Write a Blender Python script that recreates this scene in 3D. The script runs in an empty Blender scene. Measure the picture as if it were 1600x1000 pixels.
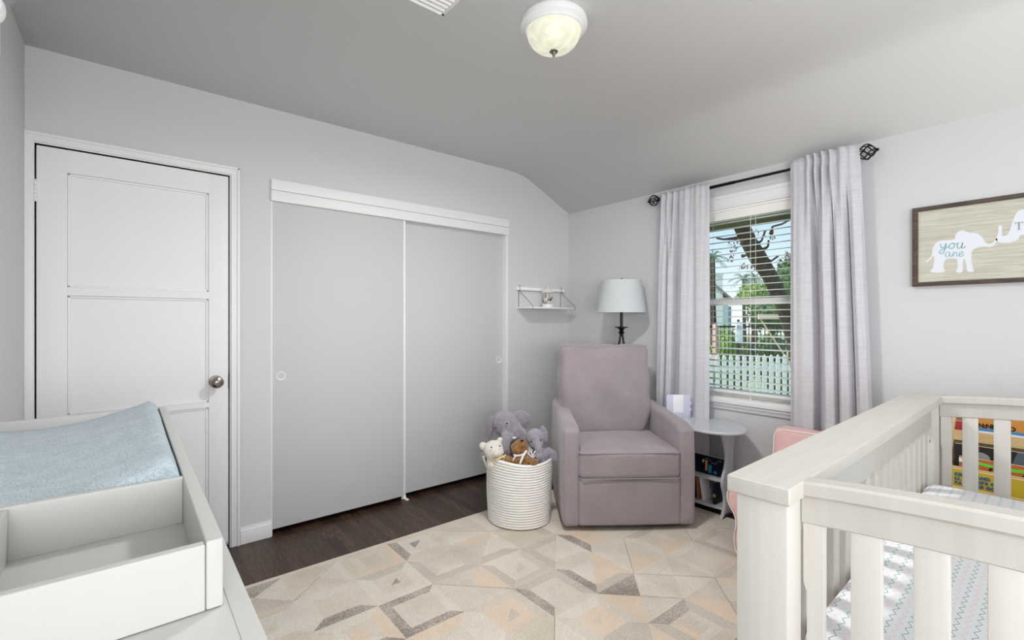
import bpy, bmesh, math, random
from mathutils import Vector, Matrix, noise
random.seed(7)
D = bpy.data
SC = bpy.context.scene
C = SC.collection
PI = math.pi
R = math.radians

def srgb(h, k=1):
    h = h.lstrip('#')
    v = [int(h[i:i+2], 16)/255 for i in (0, 2, 4)]
    return tuple(min(1, (x/12.92 if x <= .04045 else ((x+.055)/1.055)**2.4)*k) for x in v) + (1.0,)

# ------------------------------------------------------------------ camera
YAW = R(39.2)
CAM_H = 1.249
cam = D.cameras.new('camera')
cam.sensor_width = 36
cam.lens = 735/1600*36
cam.shift_y = 1/1600
cam.clip_start = .02
camo = D.objects.new('camera', cam)
camo.location = (0, 0, CAM_H)
camo.rotation_euler = (PI/2, 0, -YAW)
C.objects.link(camo)
SC.camera = camo

# ------------------------------------------------------------------ sky, sun, fill lights added behind the camera
w = D.worlds.new('sky')
SC.world = w
w.use_nodes = True
nt = w.node_tree
bg = nt.nodes['Background']
tc = nt.nodes.new('ShaderNodeTexCoord')
sp = nt.nodes.new('ShaderNodeSeparateXYZ')
ramp = nt.nodes.new('ShaderNodeValToRGB')
nt.links.new(tc.outputs['Generated'], sp.inputs[0])
nt.links.new(sp.outputs['Z'], ramp.inputs[0])
ramp.color_ramp.elements[0].position = 0.0
ramp.color_ramp.elements[0].color = srgb('#e6eef2')
ramp.color_ramp.elements[1].position = .55
ramp.color_ramp.elements[1].color = srgb('#7db0de')
e = ramp.color_ramp.elements.new(.22)
e.color = srgb('#a9d0ee')
nt.links.new(ramp.outputs[0], bg.inputs[0])
bg.inputs[1].default_value = 1.25

sun = D.lights.new('sun', 'SUN')
sun.energy = 4.0
sun.angle = R(1.0)
sun.color = (1, .95, .86)
so = D.objects.new('sun', sun)
so.rotation_euler = (R(42), 0, R(-116))      # high sun beyond the garden: never shines into the room
C.objects.link(so)

def area(name, loc, rot, sx, sy, power, col=(1, 1, 1)):
    l = D.lights.new(name, 'AREA')
    l.shape = 'RECTANGLE'; l.size = sx; l.size_y = sy
    l.energy = power; l.color = col
    o = D.objects.new(name, l)
    o.location = loc; o.rotation_euler = rot
    C.objects.link(o)
    return o
# added fill lights behind the camera, set before openings made up for them
area('back_fill_light', (1.1, -2.4, 1.3), (R(112), 0, R(-8)), 2.2, 1.0, 26, (1, .995, .985))
area('left_fill_light', (-.24, -1.15, 1.35), (R(112), 0, R(-32)), 1.1, 1.0, 48, (1, .995, .985))
SC.cycles.diffuse_bounces = 8

SC.view_settings.view_transform = 'Standard'
SC.view_settings.look = 'None'
SC.view_settings.gamma = 1
SC.view_settings.use_curve_mapping = False
SC.view_settings.exposure = .12

# ------------------------------------------------------------------ materials
def mat(name, col, rough=.6, metal=0, spec=.5, var=None, vscale=8, bump=0, bscale=60, sheen=0, stretch=None, emit=None, estr=0, coat=0, k=1):
    m = D.materials.new(name); m.use_nodes = True
    n = m.node_tree; b = n.nodes['Principled BSDF']
    c = srgb(col, k)
    b.inputs['Base Color'].default_value = c
    b.inputs['Roughness'].default_value = rough
    b.inputs['Metallic'].default_value = metal
    b.inputs['Specular IOR Level'].default_value = spec
    if sheen: b.inputs['Sheen Weight'].default_value = sheen
    if coat: b.inputs['Coat Weight'].default_value = coat
    if emit:
        b.inputs['Emission Color'].default_value = srgb(emit)
        b.inputs['Emission Strength'].default_value = estr
    t = n.nodes.new('ShaderNodeTexCoord'); mp = n.nodes.new('ShaderNodeMapping')
    n.links.new(t.outputs['Object'], mp.inputs[0])
    if stretch: mp.inputs['Scale'].default_value = stretch
    if var:
        nz = n.nodes.new('ShaderNodeTexNoise'); nz.inputs['Scale'].default_value = vscale
        nz.inputs['Detail'].default_value = 4
        n.links.new(mp.outputs[0], nz.inputs[0])
        rp = n.nodes.new('ShaderNodeValToRGB')
        rp.color_ramp.elements[0].position = .32; rp.color_ramp.elements[1].position = .68
        rp.color_ramp.elements[0].color = c; rp.color_ramp.elements[1].color = srgb(var, k)
        n.links.new(nz.outputs['Fac'], rp.inputs[0])
        n.links.new(rp.outputs[0], b.inputs['Base Color'])
    if bump:
        nb = n.nodes.new('ShaderNodeTexNoise'); nb.inputs['Scale'].default_value = bscale
        nb.inputs['Detail'].default_value = 3
        n.links.new(mp.outputs[0], nb.inputs[0])
        bp = n.nodes.new('ShaderNodeBump'); bp.inputs['Strength'].default_value = bump
        bp.inputs['Distance'].default_value = .01
        n.links.new(nb.outputs['Fac'], bp.inputs['Height'])
        n.links.new(bp.outputs[0], b.inputs['Normal'])
    return m

M = {}
M['wall'] = mat('wall_paint', '#d1d2d4', .85, spec=.25, bump=.03, bscale=120)
M['ceil'] = mat('ceiling_paint', '#ecedec', .9, spec=.2, bump=.03, bscale=90)
M['trim'] = mat('white_trim_paint', '#e9e9ea', .45, spec=.4, bump=.03, bscale=25)
M['door'] = mat('door_paint', '#e9eaec', .5, spec=.4, bump=.05, bscale=30)
M['closet'] = mat('closet_door_paint', '#d5d6d7', .6, spec=.3, k=.85)
M['dark'] = mat('dark_gap', '#141312', .9)
M['nickel'] = mat('brushed_nickel', '#8f8880', .25, 1)
M['steel'] = mat('steel_screw', '#a3a9ad', .3, 1)
M['wire'] = mat('grey_wire', '#77787a', .4, .8)
M['black'] = mat('black_iron', '#0d0d0f', .4, .5)
M['lampblack'] = mat('black_lamp_metal', '#08080a', .35, .2)
M['shade'] = mat('white_lampshade_linen', '#dfe3e6', .9, bump=.05, bscale=300, k=.75)
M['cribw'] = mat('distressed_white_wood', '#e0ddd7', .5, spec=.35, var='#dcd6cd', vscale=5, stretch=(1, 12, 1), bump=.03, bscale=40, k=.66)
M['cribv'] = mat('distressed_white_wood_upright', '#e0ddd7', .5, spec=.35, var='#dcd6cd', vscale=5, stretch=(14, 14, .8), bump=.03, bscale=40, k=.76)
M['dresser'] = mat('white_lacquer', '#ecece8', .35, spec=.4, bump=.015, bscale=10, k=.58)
M['pad'] = mat('blue_grey_plush', '#a9b9c3', .95, spec=.1, var='#bccbd3', vscale=30, bump=.9, bscale=230, sheen=.5, k=1.1)
M['velvet'] = mat('mauve_velvet', '#a99da3', .8, spec=.15, var='#b8adb2', vscale=5, bump=.12, bscale=90, sheen=.35, k=.72)
M['velvetpipe'] = mat('mauve_piping', '#a1959d', .8, spec=.1, sheen=.3, k=.9)
M['pink'] = mat('pink_cotton', '#e0b6b4', .9, spec=.1, var='#e6c2bf', vscale=14, bump=.1, bscale=200)
M['piping'] = mat('white_piping', '#ece6e2', .8)
M['tablegrey'] = mat('grey_table_lacquer', '#c3c6cb', .22, spec=.5)
M['rope'] = mat('cotton_rope', '#e9e7e3', .9, spec=.1, bump=.25, bscale=160)
M['ele'] = mat('lilac_grey_plush', '#837d87', .95, spec=.05, var='#9a949e', vscale=25, bump=.9, bscale=130, sheen=.5)
M['ele2'] = mat('pale_lilac_plush', '#8e8995', .95, spec=.05, var='#a39eaa', vscale=25, bump=.9, bscale=130, sheen=.5)
M['lamb'] = mat('cream_plush', '#e2dcd2', .95, spec=.05, var='#eee9e0', vscale=40, bump=1, bscale=150, sheen=.4)
M['brown'] = mat('brown_plush', '#80582f', .95, spec=.05, var='#a87c50', vscale=45, bump=1, bscale=140, sheen=.3)
M['bead'] = mat('black_bead', '#060606', .15)
M['ribbon'] = mat('white_ribbon', '#e8e8e8', .5)
M['yribbon'] = mat('yellow_ribbon', '#dccb8c', .5)
M['curtain'] = None
M['woodframe'] = mat('dark_brown_frame_wood', '#41362f', .6, var='#5a4c42', vscale=6, stretch=(2, 2, 14), bump=.1, bscale=40)
M['cream'] = mat('white_ceramic', '#e7e4dc', .35)
M['lightwood'] = mat('birch_wood', '#dcc190', .5, var='#cdae79', vscale=5, stretch=(8, 1, 8))
M['white'] = mat('white_paint', '#f2f3f3', .5)
M['lilac'] = mat('lilac_lacquer', '#cfcfe2', .5)
M['paper'] = mat('book_pages', '#e8e2d2', .8)
M['sash'] = mat('vinyl_sash', '#f4f5f3', .4)
M['slat'] = mat('blind_slat', '#efeeea', .45)
M['cord'] = mat('blind_cord', '#ecebe6', .8)
M['eave'] = mat('olive_eave_paint', '#8f8c6c', .8)
M['fence'] = mat('white_picket_paint', '#f6f5f2', .6)
M['iron'] = mat('dark_fence_iron', '#2c2a2b', .6)
M['bark'] = mat('tree_bark', '#352d27', .95, var='#5b4c3e', vscale=3, stretch=(6, 6, 1), bump=.8, bscale=8)
M['leaf'] = mat('green_leaf', '#7d9a4c', .8, var='#a3b86a', vscale=3)
M['leafdark'] = mat('dark_green_leaf', '#465b3a', .85, var='#66804e', vscale=3)
M['leafpalm'] = mat('palm_frond', '#56735c', .8, var='#7f9a6c', vscale=2)
M['leafred'] = mat('dry_red_leaf', '#6d4a44', .8, var='#a98b72', vscale=6)
M['grass'] = mat('garden_grass', '#8a9f62', .95, var='#a8b67c', vscale=2, bump=.5, bscale=20)
M['stucco'] = mat('white_stucco', '#f7f5f0', .9, bump=.2, bscale=15)
M['stuccoshade'] = mat('shaded_white_stucco', '#a9b7cb', .8)  # blue shade on the white house's side wall, put into its colour
M['roof'] = mat('grey_shingle', '#8d8a88', .9, var='#a19c97', vscale=6)
M['pinkpost'] = mat('terracotta_post', '#d9b2a2', .8)
M['broomhead'] = mat('broom_bristle', '#dcc7ae', .9, bump=.5, bscale=200)
M['broomstick'] = mat('broom_handle_wood', '#cdb08c', .6)

def glass_mat():
    m = D.materials.new('window_glass'); m.use_nodes = True
    n = m.node_tree; n.nodes.clear()
    o = n.nodes.new('ShaderNodeOutputMaterial'); mx = n.nodes.new('ShaderNodeMixShader')
    t = n.nodes.new('ShaderNodeBsdfTransparent'); g = n.nodes.new('ShaderNodeBsdfGlossy')
    f = n.nodes.new('ShaderNodeFresnel'); f.inputs[0].default_value = 1.45
    g.inputs['Roughness'].default_value = .02
    t.inputs[0].default_value = (.985, .99, .99, 1)
    n.links.new(f.outputs[0], mx.inputs[0]); n.links.new(t.outputs[0], mx.inputs[1]); n.links.new(g.outputs[0], mx.inputs[2])
    n.links.new(mx.outputs[0], o.inputs[0])
    return m
M['glass'] = glass_mat()

def nodes_of(name, rough=.7):
    m = D.materials.new(name); m.use_nodes = True
    n = m.node_tree; b = n.nodes['Principled BSDF']; b.inputs['Roughness'].default_value = rough
    t = n.nodes.new('ShaderNodeTexCoord')
    return m, n, b, t
def math_n(n, op, a, b=None):
    q = n.nodes.new('ShaderNodeMath'); q.operation = op
    for i, v in enumerate((a, b)):
        if v is None: continue
        if isinstance(v, (int, float)): q.inputs[i].default_value = v
        else: n.links.new(v, q.inputs[i])
    return q.outputs[0]
def mix_n(n, fac, a, b):
    q = n.nodes.new('ShaderNodeMix'); q.data_type = 'RGBA'
    if isinstance(fac, (int, float)): q.inputs[0].default_value = fac
    else: n.links.new(fac, q.inputs[0])
    for i, v in ((6, a), (7, b)):
        if isinstance(v, tuple): q.inputs[i].default_value = v
        else: n.links.new(v, q.inputs[i])
    return q.outputs[2]

def floor_mat():
    m, n, b, t = nodes_of('walnut_floorboards', .38)
    mp = n.nodes.new('ShaderNodeMapping'); mp.inputs['Rotation'].default_value = (0, 0, PI/2)
    n.links.new(t.outputs['Object'], mp.inputs[0])
    br = n.nodes.new('ShaderNodeTexBrick')
    n.links.new(mp.outputs[0], br.inputs[0])
    br.inputs['Scale'].default_value = 1
    br.inputs['Brick Width'].default_value = .55
    br.inputs['Row Height'].default_value = .058
    br.inputs['Mortar Size'].default_value = .0009
    br.inputs['Mortar'].default_value = srgb('#17110e')
    br.inputs['Color1'].default_value = srgb('#372820')
    br.inputs['Color2'].default_value = srgb('#5a4436')
    br.inputs['Bias'].default_value = -.15
    br.offset = .37
    m2 = n.nodes.new('ShaderNodeMapping'); m2.inputs['Scale'].default_value = (14, 1.6, 1)
    n.links.new(t.outputs['Object'], m2.inputs[0])
    nz = n.nodes.new('ShaderNodeTexNoise'); nz.inputs['Scale'].default_value = 6; nz.inputs['Detail'].default_value = 8; nz.inputs['Distortion'].default_value = 1.5
    n.links.new(m2.outputs[0], nz.inputs[0])
    rp = n.nodes.new('ShaderNodeValToRGB'); rp.color_ramp.elements[0].position = .35; rp.color_ramp.elements[1].position = .7
    rp.color_ramp.elements[0].color = (.45, .45, .45, 1); rp.color_ramp.elements[1].color = (1.35, 1.28, 1.22, 1)
    n.links.new(nz.outputs['Fac'], rp.inputs[0])
    q = n.nodes.new('ShaderNodeMix'); q.data_type = 'RGBA'; q.blend_type = 'MULTIPLY'; q.inputs[0].default_value = 1
    n.links.new(br.outputs['Color'], q.inputs[6]); n.links.new(rp.outputs[0], q.inputs[7])
    n.links.new(q.outputs[2], b.inputs['Base Color'])
    bp = n.nodes.new('ShaderNodeBump'); bp.inputs['Strength'].default_value = .15; bp.inputs['Distance'].default_value = .004
    n.links.new(nz.outputs['Fac'], bp.inputs['Height']); n.links.new(bp.outputs[0], b.inputs['Normal'])
    return m
M['floor'] = floor_mat()

def curtain_mat():
    m, n, b, t = nodes_of('lilac_grey_linen', .9)
    b.inputs['Specular IOR Level'].default_value = .1
    outs = []
    for sc in ((1, 1, 26), (60, 60, 1.5)):
        mp = n.nodes.new('ShaderNodeMapping'); mp.inputs['Scale'].default_value = sc
        n.links.new(t.outputs['Object'], mp.inputs[0])
        nz = n.nodes.new('ShaderNodeTexNoise'); nz.inputs['Scale'].default_value = 9; nz.inputs['Detail'].default_value = 5
        n.links.new(mp.outputs[0], nz.inputs[0]); outs.append(nz.outputs['Fac'])
    s = math_n(n, 'ADD', outs[0], outs[1]); s = math_n(n, 'MULTIPLY', s, .5)
    rp = n.nodes.new('ShaderNodeValToRGB'); rp.color_ramp.elements[0].position = .38; rp.color_ramp.elements[1].position = .62
    rp.color_ramp.elements[0].color = srgb('#b7b6bb', 1.12); rp.color_ramp.elements[1].color = srgb('#c5c4c9', 1.12)
    n.links.new(s, rp.inputs[0]); n.links.new(rp.outputs[0], b.inputs['Base Color'])
    return m
M['curtain'] = curtain_mat()

def sheet_mat():
    # white cotton printed with thin grey and pink zigzag lines
    m, n, b, t = nodes_of('zigzag_sheet', .9)
    sp = n.nodes.new('ShaderNodeSeparateXYZ'); n.links.new(t.outputs['Object'], sp.inputs[0])
    x, y = sp.outputs['X'], sp.outputs['Y']
    lam, amp, per = .026, .0075, .0135
    tri = math_n(n, 'PINGPONG', x, lam/2)
    yy = math_n(n, 'ADD', y, math_n(n, 'MULTIPLY', tri, amp*2/lam))
    k = math_n(n, 'DIVIDE', yy, per)
    fr = math_n(n, 'FRACT', math_n(n, 'ADD', k, 100))
    dist = math_n(n, 'ABSOLUTE', math_n(n, 'SUBTRACT', fr, .5))
    line = math_n(n, 'LESS_THAN', dist, .055)
    par = math_n(n, 'FRACT', math_n(n, 'MULTIPLY', math_n(n, 'FLOOR', math_n(n, 'ADD', k, 100)), .5))
    odd = math_n(n, 'GREATER_THAN', par, .25)
    lc = mix_n(n, odd, srgb('#7e8690'), srgb('#ecc3c8'))
    n.links.new(mix_n(n, line, srgb('#dfe2e5'), lc), b.inputs['Base Color'])
    return m
M['sheet'] = sheet_mat()

def rug_mat(name, col, col2):
    m, n, b, t = nodes_of(name, 1)
    b.inputs['Specular IOR Level'].default_value = .05
    a = n.nodes.new('ShaderNodeTexNoise'); a.inputs['Scale'].default_value = 5; a.inputs['Detail'].default_value = 3
    f = n.nodes.new('ShaderNodeTexNoise'); f.inputs['Scale'].default_value = 170; f.inputs['Detail'].default_value = 2
    n.links.new(t.outputs['Object'], a.inputs[0]); n.links.new(t.outputs['Object'], f.inputs[0])
    s = math_n(n, 'ADD', math_n(n, 'MULTIPLY', a.outputs['Fac'], .45), math_n(n, 'MULTIPLY', f.outputs['Fac'], .55))
    rp = n.nodes.new('ShaderNodeValToRGB'); rp.color_ramp.elements[0].position = .4; rp.color_ramp.elements[1].position = .6
    rp.color_ramp.elements[0].color = srgb(col, .92); rp.color_ramp.elements[1].color = srgb(col2, .92)
    n.links.new(s, rp.inputs[0]); n.links.new(rp.outputs[0], b.inputs['Base Color'])
    bp = n.nodes.new('ShaderNodeBump'); bp.inputs['Strength'].default_value = .7; bp.inputs['Distance'].default_value = .006
    n.links.new(f.outputs['Fac'], bp.inputs['Height']); n.links.new(bp.outputs[0], b.inputs['Normal'])
    return m
RUGM = [rug_mat('rug_cream', '#cdc2b4', '#ddd4c8'), rug_mat('rug_ivory', '#d2c9bd', '#e2dacf'),
        rug_mat('rug_beige', '#c8bcae', '#d9cfc2'), rug_mat('rug_peach', '#d6c3b0', '#e0d0be'),
        rug_mat('rug_taupe', '#bdb3a9', '#d0c7bc'), rug_mat('rug_grey_speckle', '#8f857c', '#c5bbb1')]

def wood_panel_mat():
    m, n, b, t = nodes_of('pale_wood_print', .7)
    mp = n.nodes.new('ShaderNodeMapping'); mp.inputs['Scale'].default_value = (1, 1.2, 22)
    n.links.new(t.outputs['Object'], mp.inputs[0])
    nz = n.nodes.new('ShaderNodeTexNoise'); nz.inputs['Scale'].default_value = 5; nz.inputs['Detail'].default_value = 5; nz.inputs['Distortion'].default_value = .6
    n.links.new(mp.outputs[0], nz.inputs[0])
    rp = n.nodes.new('ShaderNodeValToRGB'); rp.color_ramp.elements[0].position = .35; rp.color_ramp.elements[1].position = .6
    rp.color_ramp.elements[0].color = srgb('#b9b5a6'); rp.color_ramp.elements[1].color = srgb('#cac8bb')
    n.links.new(nz.outputs['Fac'], rp.inputs[0]); n.links.new(rp.outputs[0], b.inputs['Base Color'])
    return m
M['panelprint'] = wood_panel_mat()

def dome_mat():
    m, n, b, t = nodes_of('lit_alabaster_glass', .35)
    nz = n.nodes.new('ShaderNodeTexNoise'); nz.inputs['Scale'].default_value = 11; nz.inputs['Detail'].default_value = 3; nz.inputs['Distortion'].default_value = 2.5
    n.links.new(t.outputs['Object'], nz.inputs[0])
    rp = n.nodes.new('ShaderNodeValToRGB'); rp.color_ramp.elements[0].position = .35; rp.color_ramp.elements[1].position = .7
    rp.color_ramp.elements[0].color = srgb('#d3d8b8'); rp.color_ramp.elements[1].color = srgb('#fffde8')
    n.links.new(nz.outputs['Fac'], rp.inputs[0])
    b.inputs['Base Color'].default_value = srgb('#a9a99e')
    n.links.new(rp.outputs[0], b.inputs['Emission Color'])
    b.inputs['Emission Strength'].default_value = .62
    return m
M['dome'] = dome_mat()

_cols = {}
def colm(h, rough=.55):
    if h not in _cols: _cols[h] = mat('ink_'+str(len(_cols)), h, rough)
    return _cols[h]

# ------------------------------------------------------------------ mesh helpers
class MB:
    def __init__(s): s.bm = bmesh.new()
    def _take(s, b, xf=None, mi=0):
        if xf is not None: b.transform(xf)
        for f in b.faces: f.material_index = mi
        me = D.meshes.new('tmp'); b.to_mesh(me); b.free(); s.bm.from_mesh(me); D.meshes.remove(me)
        return s
    def box(s, x0, x1, y0, y1, z0, z1, bev=0, seg=2, xf=None, mi=0):
        b = bmesh.new(); bmesh.ops.create_cube(b, size=1)
        b.transform(Matrix.Translation(((x0+x1)/2, (y0+y1)/2, (z0+z1)/2)) @ Matrix.Diagonal((abs(x1-x0), abs(y1-y0), abs(z1-z0), 1)))
        if bev: bmesh.ops.bevel(b, geom=b.edges[:], offset=bev, segments=seg, profile=.6, affect='EDGES')
        return s._take(b, xf, mi)
    def ell(s, c, r, seg=20, xf=None, mi=0, rot=None):
        b = bmesh.new(); bmesh.ops.create_uvsphere(b, u_segments=seg, v_segments=max(6, seg//2), radius=1)
        if isinstance(r, (int, float)): r = (r, r, r)
        m = Matrix.Translation(c) @ (rot.to_4x4() if rot else Matrix()) @ Matrix.Diagonal((*r, 1))
        b.transform(m)
        return s._take(b, xf, mi)
    def lathe(s, prof, c=(0, 0, 0), seg=32, xf=None, warp=None, mi=0, close=False):
        b = bmesh.new(); rings = []
        for r, z in prof:
            if r < 1e-5: rings.append([b.verts.new((c[0], c[1], c[2]+z))])
            else: rings.append([b.verts.new((c[0]+r*math.cos(2*PI*k/seg), c[1]+r*math.sin(2*PI*k/seg), c[2]+z)) for k in range(seg)])
        prs = list(zip(rings, rings[1:]))
        if close: prs.append((rings[-1], rings[0]))
        for A, B in prs:
            for k in range(seg):
                k2 = (k+1) % seg
                vs = [A[k % len(A)], A[k2 % len(A)], B[k2 % len(B)], B[k % len(B)]]
                u = []
                for v in vs:
                    if v not in u: u.append(v)
                if len(u) > 2: b.faces.new(u)
        if warp:
            for v in b.verts: v.co = Vector(warp(v.co))
        bmesh.ops.recalc_face_normals(b, faces=b.faces)
        return s._take(b, xf, mi)
    def tube(s, pts, r, seg=8, xf=None, mi=0, cyc=False, up=None):
        b = bmesh.new(); P = [Vector(p) for p in pts]; n = len(P)
        if isinstance(r, (int, float)): r = [r]*n
        rings = []; prev = None
        for i, p in enumerate(P):
            if cyc: t = P[(i+1) % n]-P[i-1]
            else: t = P[min(i+1, n-1)]-P[max(i-1, 0)]
            t.normalize()
            if prev is None:
                a = Vector((0, 0, 1)) if abs(t.z) < .9 else Vector((1, 0, 0))
                u = t.cross(a).normalized()
            else:
                u = prev-t*prev.dot(t); u.normalize()
            prev = u; v = t.cross(u)
            rings.append([b.verts.new(p+(u*math.cos(2*PI*k/seg)+v*math.sin(2*PI*k/seg))*r[i]) for k in range(seg)])
        prs = list(zip(rings, rings[1:]))
        if cyc: prs.append((rings[-1], rings[0]))
        for A, B in prs:
            for k in range(seg): b.faces.new([A[k], A[(k+1) % seg], B[(k+1) % seg], B[k]])
        if not cyc:
            b.faces.new(rings[0][::-1]); b.faces.new(rings[-1])
        bmesh.ops.recalc_face_normals(b, faces=b.faces)
        return s._take(b, xf, mi)
    def prism(s, poly, h, xf=None, mi=0, bev=0, seg=2):
        # polygon in XY extruded along Z by h
        b = bmesh.new(); vs = [b.verts.new((p[0], p[1], 0)) for p in poly]
        f = b.faces.new(vs)
        r = bmesh.ops.extrude_face_region(b, geom=[f])
        for g in r['geom']:
            if isinstance(g, bmesh.types.BMVert): g.co.z += h
        bmesh.ops.recalc_face_normals(b, faces=b.faces)
        if bev: bmesh.ops.bevel(b, geom=[e for e in b.edges if abs(e.verts[0].co.z-e.verts[1].co.z) < 1e-6], offset=bev, segments=seg, affect='EDGES')
        return s._take(b, xf, mi)
    def rbox(s, c, h, r, warp=None, n=8, e=3, xf=None, mi=0):
        # rounded box with a fine grid, so that it can be bent and swollen
        b = bmesh.new()
        def ax(hh):
            hh = float(hh); rr = min(r, hh*.999)
            L = [-hh+rr*(1-math.cos(PI/2*i/e)) for i in range(e)] + [-hh+rr+(2*(hh-rr))*i/n for i in range(n+1)]
            return L + [-v for v in L[:e][::-1]]
        A = [ax(v) for v in h]; cache = {}
        def V(p):
            k = tuple(round(q, 7) for q in p)
            if k not in cache:
                inn = [max(-(hh-min(r, hh*.999)), min(hh-min(r, hh*.999), q)) for q, hh in zip(p, h)]
                d = Vector([q-i for q, i in zip(p, inn)])
                if d.length > 1e-9: d = d.normalized()*min(r, min(h)*.999)
                cache[k] = b.verts.new(Vector(inn)+d)
            return cache[k]
        for a in range(3):
            u, v = [q for q in range(3) if q != a]
            for sg in (-1, 1):
                for i in range(len(A[u])-1):
                    for j in range(len(A[v])-1):
                        q = []
                        for (di, dj) in ((0, 0), (1, 0), (1, 1), (0, 1)):
                            p = [0, 0, 0]; p[a] = sg*h[a]; p[u] = A[u][i+di]; p[v] = A[v][j+dj]
                            q.append(V(p))
                        if len(set(q)) == 4:
                            try: b.faces.new(q)
                            except ValueError: pass
        bmesh.ops.recalc_face_normals(b, faces=b.faces)
        for v in b.verts:
            p = v.co.copy()
            if warp: p = Vector(warp(p))
            v.co = p+Vector(c)
        return s._take(b, xf, mi)
    def grid(s, f, nu, nv, xf=None, mi=0, mifn=None):
        b = bmesh.new()
        G = [[b.verts.new(f(i/nu, j/nv)) for j in range(nv+1)] for i in range(nu+1)]
        for i in range(nu):
            for j in range(nv): b.faces.new([G[i][j], G[i+1][j], G[i+1][j+1], G[i][j+1]])
        return s._take(b, xf, mi)
    def poly(s, pts, mi=0):
        s.bm.faces.new([s.bm.verts.new(p) for p in pts]).material_index = mi
        return s
    def build(s, name, m, parent=None, smooth=35, loc=None, rot=None):
        me = D.meshes.new(name); s.bm.to_mesh(me); s.bm.free()
        for q in (m if isinstance(m, (list, tuple)) else [m]): me.materials.append(q)
        if smooth:
            me.shade_smooth()
            me.set_sharp_from_angle(angle=R(smooth))
        o = D.objects.new(name, me); C.objects.link(o)
        if parent: o.parent = parent
        if loc: o.location = loc
        if rot: o.rotation_euler = rot
        return o

def tag(o, label=None, cat=None, group=None, kind=None):
    if label: o['label'] = label
    if cat: o['category'] = cat
    if group: o['group'] = group
    if kind: o['kind'] = kind
    return o
def empty(name, loc=(0, 0, 0), rz=0, rot=None):
    o = D.objects.new(name, None); o.empty_display_size = .1
    o.location = loc; o.rotation_euler = rot or (0, 0, rz); C.objects.link(o)
    return o
def struct(name, mb, m, label=None, parent=None, **k):
    o = mb.build(name, m, parent, **k)
    if not parent: tag(o, label, kind='structure')
    return o
def copy_tree(o, parent=None):
    c = o.copy(); C.objects.link(c)
    if parent: c.parent = parent
    for ch in list(o.children): copy_tree(ch, c)
    return c
FW = Vector((math.sin(YAW), math.cos(YAW), 0)); RT = Vector((math.cos(YAW), -math.sin(YAW), 0))
def at(px, py, wd):
    "point of the room seen at a pixel, wd metres deep: used as a measuring aid"
    return FW*wd + RT*((px-800)/735*wd) + Vector((0, 0, CAM_H-(py-501)/735*wd))
def text_mesh(txt, size, m, parent, name, shear=0, ext=.0005, mat4=None, align='LEFT', spacing=1, bold=0, space_line=1):
    cu = D.curves.new(name, 'FONT'); cu.body = txt; cu.size = size; cu.extrude = ext; cu.shear = shear
    cu.align_x = align; cu.space_character = spacing; cu.offset = bold; cu.space_line = space_line
    t = D.objects.new(name, cu); C.objects.link(t)
    bpy.context.view_layer.update()
    dg = bpy.context.evaluated_depsgraph_get()
    me = D.meshes.new_from_object(t.evaluated_get(dg)); me.name = name
    D.objects.remove(t)
    if mat4 is not None: me.transform(mat4)
    me.materials.clear(); me.materials.append(m)
    o = D.objects.new(name, me); C.objects.link(o); o.parent = parent
    return o

# ================================================================== THE ROOM
YA, XB, XL, YK, ZC = 2.995, 3.113, -.358, -2.6, 2.478     # closet wall, window wall, left wall, back wall, ceiling
ZB = 2.215
struct('floor', MB().box(XL-.15, XB+.15, YK-.15, YA+.8, -.12, 0), M['floor'], 'dark walnut strip floor running towards the closet wall')

# closet wall: door opening, closet opening
DX0, DX1, DZ = -.327, .433, 2.048
CX0, CX1, CZ = .642, 2.392, 1.95
mb = MB()
T = .12
mb.box(XL-.15, DX0, YA, YA+T, 0, 2.6).box(DX0, DX1, YA, YA+T, DZ, 2.6).box(DX1, CX0, YA, YA+T, 0, 2.6)
mb.box(CX0, CX1, YA, YA+T, CZ, 2.6).box(CX1, XB+.15, YA, YA+T, 0, 2.6)
struct('wall_front', mb, M['wall'], 'pale grey wall holding the door and the closet')
# closet interior (dark behind the gap) and the hall behind the door
struct('wall_closet', MB().box(CX0-.1, CX1+.1, YA+.7, YA+.8, 0, 2.3).box(CX0-.12, CX0-.02, YA+T, YA+.7, 0, 2.3).box(CX1+.02, CX1+.12, YA+T, YA+.7, 0, 2.3).box(CX0-.12, CX1+.12, YA+T, YA+.8, 2.3, 2.4), M['wall'], 'inside walls of the closet')
struct('wall_hall', MB().box(DX0-.1, DX1+.1, YA+.3, YA+.35, 0, 2.3).box(DX0-.1, DX0, YA+T, YA+.3, 0, 2.3).box(DX1, DX1+.1, YA+T, YA+.3, 0, 2.3).box(DX0-.1, DX1+.1, YA+T, YA+.35, 2.2, 2.3), M['wall'], 'hall wall behind the closed door')
# window wall
WY0, WY1, WZ0, WZ1 = .93, 1.80, .72, 2.0
mb = MB()
mb.box(XB, XB+.15, YK-.15, WY0, 0, ZB+.08).box(XB, XB+.15, WY1, YA+.12, 0, ZB+.08).box(XB, XB+.15, WY0, WY1, 0, WZ0).box(XB, XB+.15, WY0, WY1, WZ1, ZB+.08)
struct('wall_right', mb, M['wall'], 'pale grey wall with the curtained window')
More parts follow.
